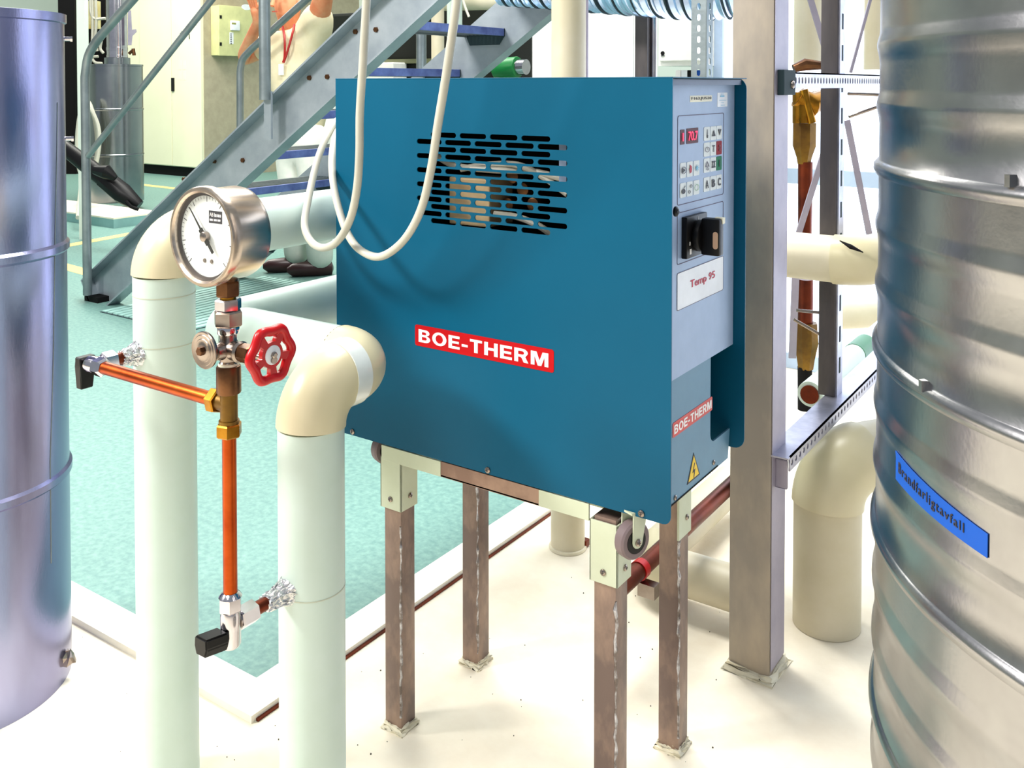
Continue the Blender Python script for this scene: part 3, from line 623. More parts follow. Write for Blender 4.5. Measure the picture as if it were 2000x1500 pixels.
b = BM(); lathe(b, (GX, GY - 0.0415, gc.z), Y, [(0, RG - 0.0085), (0.001, RG - 0.0085)], 48); finish('dial_glass', b, M['glass'], gauge)
def dpt(r, a, up=0.0): return Vector((GX + r * math.sin(a), dy - up, gc.z + r * math.cos(a)))
b = BM(); RD = RG - 0.0135
for k in range(41):
    a = math.radians(-135 + 270 * k / 40); l = 0.007 if k % 5 == 0 else 0.0035; w_ = 0.0005 if k % 5 == 0 else 0.00025
    t_ = Vector((math.cos(a), 0, -math.sin(a))) * w_
    prism(b, [dpt(RD - l, a) - t_, dpt(RD, a) - t_, dpt(RD, a) + t_, dpt(RD - l, a) + t_], -Y * 0.0002)
finish('dial_marks', b, M['dark_print'], dial)
for k, s in ((0, '0'), (2, '1'), (4, '2'), (6, '3'), (8, '4')):
    pass
b = BM(); bx(b, (GX + 0.004, dy - 0.0003, gc.z + 0.018), (GX + 0.030, dy, gc.z + 0.034)); nb = finish('maker_label', b, M['dark_print'], dial)
text('lettering', 'AB', (GX + 0.0058, dy - 0.0004, gc.z + 0.0265), X, Z, 0.007, 0.005, M['white_print'], nb, 0.0002)
for (u0, u1, v0, v1) in ((0.0145, 0.0155, .0265, .0315), (0.0165, 0.0185, .0265, .030), (0.0195, 0.0215, .0265, .030), (0.0225, 0.0245, .0265, .030), (0.0255, 0.028, .0265, .030), (0.006, 0.012, .021, .0235), (0.014, 0.020, .021, .0235), (0.0215, 0.027, .021, .0235)):
    b = BM(); bx(b, (GX + u0, dy - 0.0006, gc.z + v0), (GX + u1, dy - 0.0003, gc.z + v1)); finish('print_mark', b, M['white_print'], nb)
pa = math.radians(-40)
def nd(r, s): return Vector((GX, dy - 0.004, gc.z)) + Vector((math.sin(pa), 0, math.cos(pa))) * r + Vector((math.cos(pa), 0, -math.sin(pa))) * s
b = BM(); prism(b, [nd(0.010, -0.0014), nd(0.047, -0.0004), nd(0.047, 0.0004), nd(0.010, 0.0014)], -Y * 0.0008); prism(b, [nd(-0.010, -0.001), nd(-0.012, -0.0022), nd(-0.026, -0.0022), nd(-0.026, 0.0022), nd(-0.012, 0.0022), nd(-0.010, 0.001)], -Y * 0.0008)
prism(b, [nd(-0.012, -0.0035), nd(0.012, -0.0035), nd(0.012, 0.0035), nd(-0.012, 0.0035)], -Y * 0.0015)
ptr = finish('pointer', b, M['black'], gauge)
b = BM(); lathe(b, (GX, dy - 0.001, gc.z), -Y, [(0, 0.0065), (0.006, 0.0065), (0.007, 0.005)], 20); finish('pointer_hub', b, M['nickel'], ptr, True)
for sx in (-1, 1):
    b = BM(); lathe(b, (GX + sx * 0.007 + 0.002, dy - 0.0002, gc.z - 0.032), -Y, [(0, 0.003), (0.001, 0.0026)], 14); finish('dial_screw', b, M['nickel'], dial, True)
b = BM(); hexn(b, zz(578), zz(548), 0.0165); cyl(b, (GX, GY, zz(552)), (GX, GY, zz(535)), 0.013, 20); finish('stem_nut', b, M['bronze'], gauge, True, angle=20)
b = BM(); cyl(b, (GX, GY, zz(590)), (GX, GY, zz(574)), 0.0105, 20); finish('stem_thread', b, M['brass'], gauge, True)

gv = thing('gauge_valve', 'nickel gauge valve with bright red hand wheel on its right side', 'valve', (GX, GY, zz(775)))
b = BM(); hexn(b, zz(606), zz(583), 0.0175, 0.1); finish('union_collar', b, M['chrome'], gv, True, angle=20)
b = BM(); hexn(b, zz(636), zz(606), 0.0195, 0.45); finish('union_nut', b, M['nickel'], gv, True, angle=20)
b = BM(); cylb(b, (GX, GY, zz(652)), (GX, GY, zz(636)), 0.0145, 0.002); finish('union_ring', b, M['chrome'], gv, True)
VZ = zz(682)
b = BM(); lathe(b, (GX, GY, zz(716)), Z, [(0, 0.0125), (0.006, 0.0125), (0.008, 0.011), (0.018, 0.0155), (0.028, 0.0155), (0.036, 0.011), (zz(650) - zz(716), 0.0115)], 28)
lathe(b, (GX, GY, VZ), X, [(0, 0.013), (0.014, 0.013), (0.018, 0.0125), (0.024, 0.0145), (0.027, 0.012)], 24)
lathe(b, (GX, GY, VZ), -Y, [(0, 0.0125), (0.014, 0.0115), (0.022, 0.010)], 24)
vb = finish('valve_body', b, M['nickel'], gv, True)
b = BM(); lathe(b, (GX + 0.026, GY, VZ), X, [(0, 0.0115), (0.002, 0.0125), (0.018, 0.0125), (0.020, 0.0115)], 6, 0.2); finish('bonnet_nut', b, M['bronze'], gv, True, angle=20)
b = BM(); cyl(b, (GX + 0.045, GY, VZ), (GX + 0.09, GY, VZ), 0.0045, 16); finish('spindle', b, M['nickel'], gv, True)
# wheel
hw = gx(531, 692, GX + 0.083); HWX = GX + 0.083; HY = GY + 0.0; HZ = hw.z
RW = 0.0395; wave = lambda t: RW - 0.0035 + 0.0022 * math.cos(6 * t)
b = BM(); n = 72; rings = []
for i in range(n):
    t = 2 * PI * i / n; cdir = Vector((0, math.cos(t), math.sin(t))); c = Vector((HWX, HY, HZ)) + cdir * (wave(t) - 0.004)
    rings.append([b.verts.new(c + cdir * (0.0066 * math.cos(s)) + X * (0.0062 * math.sin(s))) for s in [2 * PI * k / 12 for k in range(12)]])
for i in range(n):
    r0, r1 = rings[i], rings[(i + 1) % n]
    for k in range(12): b.faces.new((r0[k], r0[(k + 1) % 12], r1[(k + 1) % 12], r1[k]))
wheel = finish('hand_wheel', b, M['red'], gv, True)
holes = []
for k in range(5):
    a0 = 2 * PI * k / 5 + 0.38; lpz = []
    for i in range(9): a = a0 - 0.42 + 0.84 * i / 8; lpz.append((0.0298 * math.cos(a), 0.0298 * math.sin(a)))
    for i in range(9): a = a0 + 0.36 - 0.72 * i / 8; lpz.append((0.0170 * math.cos(a), 0.0170 * math.sin(a)))
    holes.append(lpz[::-1])
plate('web', [(0.031 * math.cos(2 * PI * i / 48), 0.031 * math.sin(2 * PI * i / 48)) for i in range(48)], holes, 0.007, (HWX + 0.0032, HY, HZ), Y, Z, M['red'], wheel)
b = BM(); lathe(b, (HWX + 0.003, HY, HZ), X, [(0, 0.0125), (0.001, 0.0125), (0.0015, 0.0115)], 28); hub = finish('hub_plate', b, M['label_white'], wheel, True)
b = BM(); lathe(b, (HWX + 0.0045, HY, HZ), X, [(0, 0.0045), (0.003, 0.0045), (0.004, 0.003)], 6); finish('hub_nut', b, M['nickel'], hub)
# round test plate facing the camera side
tp = Vector((GX, GY - 0.036, gy(402, 683, GY - 0.036).z))
b = BM(); lathe(b, (GX, GY - 0.012, VZ), -Y, [(0, 0.008), (0.022, 0.008)], 20); finish('port_neck', b, M['nickel'], gv, True)
b = BM(); prof = [(0, 0.024), (0.003, 0.0245), (0.0045, 0.0235), (0.0042, 0.0205), (0.0052, 0.0195), (0.0048, 0.0155), (0.0058, 0.0145), (0.0054, 0.0105), (0.006, 0.009), (0.006, 0.004)]
lathe(b, tp, -Y, prof, 40); dsk = finish('test_disc', b, M['nickel'], gv, True)
b = BM(); lathe(b, tp - Y * 0.006, -Y, [(0, 0.006), (0.005, 0.006), (0.006, 0.005)], 6); finish('disc_nut', b, M['bronze'], dsk)
b = BM(); cylb(b, (GX, GY, zz(768)), (GX, GY, zz(713)), 0.0162, 0.0025); finish('coupling', b, M['bronze'], gv, True)
b = BM(); cylb(b, (GX, GY, zz(720)), (GX, GY, zz(708)), 0.0135, 0.002); finish('sealing_ring', b, M['label_cream'], gv, True)

# copper branch
TZ = gd(448, 789, 1.252).z
cop = thing('copper_branch', 'bright copper tube branch with brass tee between the two white pipes', 'pipe', (GX, GY, zz(1160)))
b = BM(); cyl(b, (GX, GY, zz(832)), (GX, GY, zz(768)), 0.0115, 24); cyl(b, (GX, GY, TZ), (GX - 0.028, GY, TZ), 0.0115, 24); lathe(b, (GX, GY, zz(826)), Z, [(0, 0.0135), (0.004, 0.0135)], 24); finish('tee', b, M['brass_dk'], cop, True)
b = BM(); lathe(b, (GX - 0.018, GY, TZ), -X, [(0, 0.0155), (0.002, 0.017), (0.014, 0.017), (0.019, 0.013)], 6, 0.3); finish('compression_nut', b, M['brass'], cop, True, angle=20)
b = BM(); hexn(b, zz(852), zz(826), 0.0170, 0.2); finish('compression_nut', b, M['brass'], cop, True, angle=20)
b = BM(); cyl(b, (GX, GY, zz(1165)), (GX, GY, zz(848)), 0.0093, 28); finish('vertical_tube', b, M['copper'], cop, True)
lv = gy(188, 706, GY); VX = lv.x; LZ = TZ
b = BM(); cyl(b, (VX + 0.02, GY, LZ), (GX - 0.03, GY, TZ), 0.0093, 28); finish('horizontal_tube', b, M['copper'], cop, True)
# ball valve on the left pipe
v1 = thing('ball_valve', 'chrome ball valve with black lever beside the left steel tank', 'valve', (VX, GY, LZ - 0.03), 'chrome ball valves with black levers')
def stub(par, p, L):
    """copper stub with foil, running +Y from p to the jacket"""
    bb = BM(); lathe(bb, p + Y * 0.012, Y, [(0, 0.0135), (0.002, 0.0155), (L * 0.28, 0.0155), (L * 0.30, 0.012)], 6, 0.3); finish('stub_nut', bb, M['chrome'], par, True, angle=20)
    bb = BM(); cyl(bb, p + Y * 0.03, p + Y * L, 0.0093, 20); finish('copper_stub', bb, M['copper_dk'], par, True)
    bb = BM(); q = p + Y * (L * 0.62); fl = L * 0.42; lathe(bb, q, Y, [(0, 0.0110), (fl * .25, 0.0125), (fl * .5, 0.0135), (fl * .75, 0.0165), (fl, 0.021)], 22)
    bmesh.ops.subdivide_edges(bb, edges=bb.edges[:], cuts=1)
    for v in bb.verts: v.co += Vector((random.uniform(-1, 1), random.uniform(-1, 1), random.uniform(-1, 1))) * 0.0022
    finish('foil_wrap', bb, M['foil'], par)
b = BM(); lathe(b, (VX + 0.002, GY, LZ), X, [(0, 0.0125), (0.002, 0.0145), (0.016, 0.0145), (0.02, 0.011)], 6, 0.25); finish('tube_nut', b, M['chrome'], v1, True, angle=20)
b = BM(); lathe(b, (VX + 0.004, GY, LZ), -X, [(0, 0.0125), (0.01, 0.0135), (0.02, 0.0125), (0.024, 0.008)], 24); lathe(b, (VX - 0.006, GY, LZ), Y, [(0, 0.0115), (0.014, 0.011)], 24); finish('valve_body', b, M['chrome'], v1, True)
b = BM(); prism(b, [(VX - 0.022 - 0.010 * k, GY + u, LZ + v) for k, u, v in ((0, -0.013, 0.010), (0, 0.013, 0.010), (0, 0.012, -0.004), (0.4, 0.011, -0.040), (0.4, -0.009, -0.040), (0, -0.013, -0.004))], (-0.014, 0, 0.0)); bmesh.ops.bevel(b, geom=b.edges[:], offset=0.0015, segments=1, affect='EDGES'); finish('lever', b, M['black'], v1)
stub(v1, Vector((VX - 0.004, GY, LZ)), LY - GY - math.sqrt(max(PR ** 2 - (VX - 0.004 - LX) ** 2, 0.0001)))
# lower ball valve
VBZ = zz(1218)
v2 = thing('ball_valve', 'chrome ball valve with black lever at the bottom of the copper tube', 'valve', (GX, GY, zz(1262)), 'chrome ball valves with black levers')
b = BM(); hexn(b, zz(1192), zz(1162), 0.0155, 0.3); lathe(b, (GX, GY, zz(1164)), Z, [(0, 0.0155), (0.004, 0.0125), (0.006, 0.010)], 24); finish('tube_nut', b, M['chrome'], v2, True, angle=20)
b = BM(); lathe(b, (GX, GY, zz(1262)), Z, [(0, 0.011), (0.004, 0.0135), (zz(1200) - zz(1262), 0.0135), (zz(1190) - zz(1262), 0.0115)], 26); lathe(b, (GX, GY, VBZ), Y, [(0, 0.0105), (0.022, 0.0105)], 22); finish('valve_body', b, M['chrome'], v2, True)
b = BM(); lathe(b, (GX, GY, VBZ), Y, [(0.008, 0.0125), (0.010, 0.0125)], 22); finish('valve_ring', b, M['nickel'], v2, True)
b = BM(); zb2 = zz(1240); prism(b, [(GX + u, GY - 0.012 - w_, zb2 + v) for u, v, w_ in ((-0.012, 0.013, 0), (0.012, 0.013, 0), (0.013, 0.0, 0.0), (0.009, -0.012, 0), (-0.009, -0.012, 0), (-0.013, 0.0, 0))], (-0.012, -0.028, -0.002)); bmesh.ops.bevel(b, geom=b.edges[:], offset=0.002, segments=2, affect='EDGES'); finish('lever', b, M['black'], v2)
stub(v2, Vector((GX, GY, VBZ)), CY - GY - math.sqrt(max(PR ** 2 - (GX - CX) ** 2, 0.0001)))

# ================================================================== cables in front of the heater
def cable(pts, lab):
    bb = BM(); tube(bb, smooth_path([gd(*p) for p in pts], 10), 0.0066, 12); tag(finish('power_cable', bb, M['cable'], None, True), lab, 'cable', 'cream cables looping in front of the heater')
cable([(790, -1400, 1.44), (745, -600, 1.44), (724, -150, 1.44), (717, -20, 1.45), (709, 120, 1.47), (703, 220, 1.49), (702, 300, 1.50), (697, 370, 1.52), (684, 428, 1.54), (660, 470, 1.57), (632, 484, 1.60), (608, 472, 1.63), (595, 440, 1.66), (602, 390, 1.70), (618, 320, 1.75), (637, 270, 1.79), (662, 232, 1.86), (690, 215, 1.95), (720, 210, 2.1)],
      'cream cable with the narrow loop hanging left of the heater')
cable([(960, -1400, 1.34), (925, -600, 1.34), (903, -150, 1.34), (893, -10, 1.36), (874, 130, 1.39), (856, 240, 1.42), (842, 330, 1.45), (822, 410, 1.48), (788, 470, 1.51), (744, 501, 1.54), (706, 490, 1.57), (680, 458, 1.60), (661, 405, 1.64), (650, 350, 1.69), (649, 300, 1.74), (660, 255, 1.82), (690, 235, 1.95), (720, 230, 2.1)],
      'cream cable with the wide loop hanging across the heater vent')

# ================================================================== left steel tank
tz = gz(141, 1286); RT = 0.185
dirv = Vector((tz.x, tz.y, 0)).normalized(); nl = Vector((-dirv.y, dirv.x, 0))
tc = Vector((tz.x, tz.y, 0)) + nl * RT
dt = tz.dot(FH)
def zt_(py): return gd(141, py, dt).z
zrim = zt_(30)
def tank_body(par, c, R, z0, z1, bands, m, lean=0):
    bb = BM(); prof = [(z0, R)]
    for zb in bands: prof += [(zb - 0.011, R), (zb - 0.006, R + 0.005), (zb + 0.006, R + 0.005), (zb + 0.011, R)]
    prof += [(z1 - 0.018, R), (z1 - 0.016, R + 0.004), (z1, R + 0.004), (z1 + 0.001, R - 0.004)]
    lathe(bb, (c.x, c.y, 0), Z, prof, 96); return finish('shell', bb, m, par, True, angle=25)
tank = thing('steel_tank', 'tall galvanised cylindrical tank with a blue sheen at the left edge, standing on the concrete', 'tank', (tc.x, tc.y, 0), 'galvanised cylindrical tanks')
tb = tank_body(tank, tc, RT, -0.001, zrim, [zt_(900), zt_(474)], M['tank'])
bdir = (-(Vector((tc.x, tc.y, 0))).normalized())
def on_tank(px, py): return gcyl(px, py, (tc.x, tc.y), RT)
b = BM(); tube(b, [on_tank(x_, y_) + (on_tank(x_, y_) - tc).normalized() * 0.0 for x_, y_ in ((112, 200), (111, 300), (108, 420), (106, 560), (104, 700), (98, 900), (100, 1100))], 0.0012, 6); finish('seam', b, M['galv_rough'], tb)
b = BM(); cyl(b, (tc.x + 0.03, tc.y, zrim), (tc.x + 0.03, tc.y, zrim + 0.16), 0.02, 20); cyl(b, (tc.x + 0.03, tc.y, zrim + 0.03), (tc.x + 0.03, tc.y, zrim + 0.05), 0.03, 20); finish('top_nozzle', b, M['chrome'], tank, True)
rgt = -nl
for py in (75, 272):
    p = Vector((tc.x, tc.y, 0)) + rgt * (RT - 0.002) + dirv * 0.02; p.z = zt_(py)
    b = BM(); cyl(b, p, p + rgt * 0.016, 0.0045, 14); lathe(b, p + rgt * 0.012, rgt, [(0, 0.006), (0.004, 0.006)], 6); finish('side_bolt', b, M['chrome'], tank, True)
b = BM(); p = gcyl(132, 1290, (tc.x, tc.y), RT + 0.004); lathe(b, p - Z * 0.004, Z, [(0, 0.014), (0.012, 0.011), (0.022, 0.004)], 9)
for v in b.verts: v.co += Vector((random.uniform(-1, 1), random.uniform(-1, 1), random.uniform(-1, 1))) * 0.003
finish('anchor_clip', b, M['nickel'], tank)

# ================================================================== ribbed drum on the right
DT = 0.80; RDm = 0.315
td = gd(1713, 650, DT); dv = Vector((td.x, td.y, 0)).normalized(); nr = Vector((dv.y, -dv.x, 0))
dc = Vector((td.x, td.y, 0)) + nr * RDm
drum = thing('ribbed_drum', 'large ribbed galvanised drum with a blue label tape at the right edge', 'drum', (dc.x, dc.y, 0))
def zd(py): return gd(1713, py, DT).z
zh0 = zd(322); step = (zd(322) - zd(1000)) / 2
hoops = [zh0 - step * k for k in range(-4, 8)]
prof = []
for zh in sorted(hoops):
    if zh < 0.05: continue
    prof += [(zh - 0.0065, RDm), (zh - 0.0058, RDm + 0.0025), (zh - 0.002, RDm + 0.0042), (zh + 0.002, RDm + 0.0040), (zh + 0.0055, RDm + 0.001), (zh + 0.0065, RDm)]
    for f in (1 / 3, 2 / 3):
        zs = zh + step * f
        prof += [(zs - 0.014, RDm), (zs - 0.008, RDm + 0.0006), (zs, RDm + 0.0024), (zs + 0.004, RDm + 0.0022), (zs + 0.011, RDm + 0.0003), (zs + 0.015, RDm)]
prof = [(0.0, RDm)] + prof + [(prof[-1][0] + 0.02, RDm), (prof[-1][0] + 0.03, RDm - 0.02)]
b = BM(); lathe(b, (dc.x, dc.y, 0), Z, prof, 160); dsh = finish('shell', b, M['drum'], drum, True, angle=50)
for px, py in ((1975, 352), (1806, 752)):
    p = gcyl(px, py, (dc.x, dc.y), RDm + 0.0012); rdir = Vector((p.x - dc.x, p.y - dc.y, 0)).normalized(); tt = Vector((-rdir.y, rdir.x, 0))
    b = BM(); hexa(b, [p + tt * u + rdir * w_ + Z * v for v in (-0.0042, 0.0036) for u, w_ in ((-0.0035, -0.004), (0.0035, -0.004), (0.002, 0.0034), (-0.002, 0.0034))]); finish('hoop_joint', b, M['drum'], drum)
# blue tape with embossed lettering
RTp = RDm + 0.0016
def rprof(z_):
    for (z0_, r0_), (z1_, r1_) in zip(prof, prof[1:]):
        if z0_ <= z_ <= z1_: return r0_ + (r1_ - r0_) * (z_ - z0_) / max(z1_ - z0_, 1e-6)
    return RDm
def ang(p): return math.atan2(p.y - dc.y, p.x - dc.x)
q0 = gcyl(1748, 880, (dc.x, dc.y), RTp); q1 = gcyl(1748, 936, (dc.x, dc.y), RTp); q2 = gcyl(1927, 1044, (dc.x, dc.y), RTp); q3 = gcyl(1927, 1091, (dc.x, dc.y), RTp)
a0, a1 = ang(q0), ang(q2)
def tape_pt(u, v, e=0.0):
    a = a0 + (a1 - a0) * u; z_ = (q1.z * (1 - u) + q3.z * u) * (1 - v) + (q0.z * (1 - u) + q2.z * u) * v
    rr_ = rprof(z_) + 0.0003 + e; return Vector((dc.x + rr_ * math.cos(a), dc.y + rr_ * math.sin(a), z_))
b = BM(); n = 24; mv = 8
gt = [[b.verts.new(tape_pt(i / n, j / mv, 0.0006)) for j in range(mv + 1)] for i in range(n + 1)]
gb = [[b.verts.new(tape_pt(i / n, j / mv, 0.0)) for j in range(mv + 1)] for i in range(n + 1)]
for i in range(n):
    for j in range(mv):
        b.faces.new((gt[i][j], gt[i + 1][j], gt[i + 1][j + 1], gt[i][j + 1])); b.faces.new((gb[i][j], gb[i][j + 1], gb[i + 1][j + 1], gb[i + 1][j]))
    b.faces.new((gt[i][0], gb[i][0], gb[i + 1][0], gt[i + 1][0])); b.faces.new((gt[i][mv], gt[i + 1][mv], gb[i + 1][mv], gb[i][mv]))
for j in range(mv): b.faces.new((gt[0][j], gt[0][j + 1], gb[0][j + 1], gb[0][j])); b.faces.new((gt[n][j], gb[n][j], gb[n][j + 1], gt[n][j + 1]))
tp_ = finish('label_tape', b, M['tape'], drum)
text('lettering', 'Brandfarligtavfall', (0, 0, 0), X, Z, 1.0, 1.0, M['dark_print'], tp_, 1.0, 0.004, space=1.22, warp=lambda a, b_, c: tape_pt(0.06 + 0.76 * a, 0.26 + 0.5 * b_, 0.0007 + 0.0005 * c))

# ================================================================== square steel column
k0 = gz(1503, 1335); SW = 0.082
col = thing('steel_column', 'square raw steel column standing between the heater and the ribbed drum', 'column', (k0.x - SW / 2, k0.y + SW / 2, 0))
b = BM(); bxb(b, (k0.x - SW, k0.y, 0), (k0.x, k0.y + SW, 3.0), 0.005); finish('tube', b, M['column'], col, True)
b = BM(); bx(b, (k0.x + 0.0003, k0.y + 0.003, 0.02), (k0.x + 0.0012, k0.y + SW - 0.003, 2.99)); finish('side_face', b, M['lilac_steel'], col)  # thin overlay sheet gives only this face of the column a lilac tone
b = BM(); lathe(b, (k0.x - SW / 2, k0.y + SW / 2, -0.004), Z, [(0, SW * 0.92), (0.008, SW * 0.84), (0.018, SW * 0.735)], 4, PI / 4); bmesh.ops.subdivide_edges(b, edges=b.edges[:], cuts=3, use_grid_fill=True)
for v in b.verts: v.co += Vector((random.uniform(-1, 1), random.uniform(-1, 1), random.uniform(-1, 1))) * 0.004
finish('cement_collar', b, M['cement'], col, True)
# ================================================================== staircase behind
YN = gz(236, 603).y; YF = gz(505, 546).y
A_ = gy(400, 310, YN); B_ = gy(717, 0, YN); C_ = gy(480, 347, YN); D_ = gy(824, 0, YN)
sd = (B_ - A_).normalized()            # up the slope
su = Vector((-sd.z, 0, sd.x))          # square to the slope, upwards
dep_ = abs((C_ - A_).dot(su))
stair = thing('staircase', 'galvanised steel open staircase rising to the right behind the heater', 'staircase', (gz(210, 600).x, (YN + YF) / 2, 0))
foot = gy(166, 566, YN); t0 = (foot - A_).dot(sd)
lo_t = t0; hi_t = t0 + 4.6
def pt(t, h, y): p = A_ + sd * t + su * h; return Vector((p.x, y, p.z))
FL = 0.065; TH = 0.008
def channel(y_open, y_web, nm):
    b = BM()
    def bar(h0, h1, ya, yb): hexa(b, [pt(lo_t, h0, ya), pt(hi_t, h0, ya), pt(hi_t, h0, yb), pt(lo_t, h0, yb), pt(lo_t, h1, ya), pt(hi_t, h1, ya), pt(hi_t, h1, yb), pt(lo_t, h1, yb)])
    sg = 1 if y_web > y_open else -1
    bar(-dep_, 0, y_web, y_web + sg * TH); bar(-TH, 0, y_open, y_web); bar(-dep_, -dep_ + TH, y_open, y_web)
    return finish(nm, b, M['stringer'], stair)
st1 = channel(YN, YN + FL, 'stringer'); channel(YF, YF - FL, 'stringer')
b = BM(); hexa(b, [pt(lo_t - 0.008, -dep_, YN), pt(lo_t, -dep_, YN), pt(lo_t, -dep_, YN + FL), pt(lo_t - 0.008, -dep_, YN + FL), pt(lo_t - 0.008, 0, YN), pt(lo_t, 0, YN), pt(lo_t, 0, YN + FL), pt(lo_t - 0.008, 0, YN + FL)]); finish('end_plate', b, M['stringer'], stair)
for y_ in (YN, YF - FL):
    p = pt(lo_t + 0.02, -dep_ * 0.5, y_); b = BM(); bx(b, (p.x - 0.05, y_, 0), (p.x + 0.07, y_ + FL, p.z)); finish('foot', b, M['blackm'], stair)
for px, py in ((420, 315), (475, 313), (605, 152), (640, 150), (695, 62), (735, 58), (360, 350)):
    p = gy(px, py, YN + FL); b = BM(); lathe(b, p, -Y, [(0, 0.012), (0.008, 0.011)], 6); finish('bolt', b, M['bronze'], st1)
# treads
near = [gy(524, 298, YN + FL), gy(780, 38, YN + FL)]
rise = (near[1].z - near[0].z) / 3; runx = (near[1].x - near[0].x) / 3
gm = M['galv_rough']
for k in range(-3, 6):
    z_ = near[0].z + rise * k; x_ = near[0].x + runx * k; y0, y1 = YN + FL + TH, YF - FL - TH
    if z_ < 0.05: continue
    b = BM(); bxb(b, (x_ - 0.02, y0, z_ - 0.035), (x_, y1, z_), 0.003); tr = finish('tread', b, M['tread'], stair)
    b = BM(); bx(b, (x_ - 0.235, y0, z_ - 0.035), (x_ - 0.215, y1, z_)); finish('nosing', b, gm, tr)
    b = BM(); n = 9
    for i in range(n): xx = x_ - 0.215 + 0.195 * (i + 0.5) / n; bx(b, (xx - 0.0025, y0, z_ - 0.028), (xx + 0.0025, y1, z_ - 0.001))
    m_ = 26
    for i in range(m_): yy = y0 + (y1 - y0) * (i + 0.5) / m_; bx(b, (x_ - 0.215, yy - 0.002, z_ - 0.012), (x_ - 0.02, yy + 0.002, z_ - 0.003))
    finish('grating', b, gm, tr)
    for ya, yb in ((y0, y0 + 0.006), (y1 - 0.006, y1)):
        b = BM(); prism(b, [(x_ - 0.235, ya, z_), (x_, ya, z_), (x_, ya, z_ - 0.035), (x_ - 0.03, ya, z_ - 0.075), (x_ - 0.2, ya, z_ - 0.075)], (0, yb - ya, 0)); finish('tread_bracket', b, M['dark_gap'], tr)
# railings
def railtube(pts, r, nm, m=M['galv_rough']):
    b = BM(); tube(b, pts, r, 16); return finish(nm, b, m, stair, True)
yr1 = YN - 0.024
P_ = lambda px, py: gy(px, py, yr1)
base = P_(168, 575); top = P_(166, 150); rl = P_(262, -4); up = (P_(262, -4) - P_(180, 92)).normalized()
pth = [Vector((top.x, yr1, base.z)), Vector((top.x, yr1, P_(166, 180).z))] + smooth_path([Vector((top.x, yr1, P_(166, 150).z)), P_(172, 112), P_(186, 84), P_(205, 60)], 5) + [P_(262, -4), P_(262, -4) + sd * 2.4]
railtube(pth, 0.0225, 'handrail')
m0 = P_(172, 304); m1 = P_(413, 0); railtube([m0, m1, m1 + (m1 - m0).normalized() * 2.2], 0.016, 'knee_rail')
p = P_(518, 230); railtube([Vector((p.x, yr1, P_(518, 195).z)), Vector((p.x, yr1, 2.6))], 0.025, 'rail_post')
b = BM(); bx(b, (p.x - 0.022, YN - 0.012, P_(522, 272).z), (p.x + 0.022, YN - 0.001, P_(522, 178).z)); finish('post_lug', b, M['stringer'], stair)
yr2 = YF + 0.03; Q_ = lambda px, py: gy(px, py, yr2)
pth = [Q_(469, 250), Q_(469, 150)] + smooth_path([Q_(469, 140), Q_(474, 116), Q_(492, 95)], 5) + [Q_(602, -4), Q_(602, -4) + sd * 2.4]
railtube(pth, 0.021, 'handrail')
p = Q_(823, 120); railtube([Vector((p.x, yr2, Q_(823, 160).z)), Vector((p.x, yr2, 2.8))], 0.026, 'rail_post')
# ribbed mat at the foot of the stairs
mx0 = gz(380, 570).x; mx1 = gz(380, 645).x; my0 = gz(230, 618).y; my1 = gz(545, 545).y
fm = thing('floor_mat', 'ribbed entrance mat set in the green floor at the foot of the stairs', 'mat', ((mx0 + mx1) / 2, (my0 + my1) / 2, 0))
b = BM(); bx(b, (mx0, my0, 0.0005), (mx1, my1, 0.002)); finish('mat_base', b, M['dark_gap'], fm)
nb_ = 15
for i in range(nb_):
    xx = mx0 + (mx1 - mx0) * (i + 0.5) / nb_; wv = (mx1 - mx0) / nb_ * 0.36
    b = BM(); bx(b, (xx - wv, my0 + 0.01, 0.002), (xx + wv, my1 - 0.01, 0.008)); finish('mat_bar', b, M['mat_bar'], fm)

# ================================================================== person behind the stairs
PD = YF + 0.30
def pp(px, py, dy=0.0): return gy(px, py, PD + dy)
def skinmesh(name, verts, edges, radii, m, parent, sub=2):
    me = bpy.data.meshes.new(name); me.from_pydata([tuple(v) for v in verts], edges, []); o = bpy.data.objects.new(name, me); C.objects.link(o)
    md = o.modifiers.new('skin', 'SKIN'); md.use_smooth_shade = True
    for i, s in enumerate(me.skin_vertices[0].data):
        r = radii[i]; s.radius = (r, r) if not isinstance(r, tuple) else r; s.use_root = (i == 0)
    o.modifiers.new('sub', 'SUBSURF').levels = sub; o.modifiers['sub'].render_levels = sub
    dg = bpy.context.evaluated_depsgraph_get(); dg.update(); me2 = bpy.data.meshes.new_from_object(o.evaluated_get(dg)); bpy.data.objects.remove(o)
    me2.materials.clear()
    return fin_mesh(name, me2, m, parent, True, angle=180)
pbase = gz(605, 530)
J = {'pel': pp(592, 262), 'spi': pp(588, 195), 'che': pp(575, 118), 'nb': pp(566, 62), 'nt': pp(563, 40, -0.03), 'h0': pp(562, 12, -0.05), 'h1': pp(563, -18, -0.03),
     'sl': pp(530, 84), 'el': pp(472, 118, -0.10), 'wl': pp(505, 42, -0.30), 'hl': pp(497, 12, -0.34),
     'sr': pp(618, 50), 'er': pp(640, -38, -0.14), 'wr': pp(590, -75, -0.32), 'hr': pp(570, -80, -0.36),
     'hil': pp(576, 285), 'kl': pp(578, 400, -0.03), 'al': pp(580, 508), 'hir': pp(610, 285), 'kr': pp(618, 400, -0.03), 'ar': pp(627, 518)}
names = list(J); idx = {n: i for i, n in enumerate(names)}
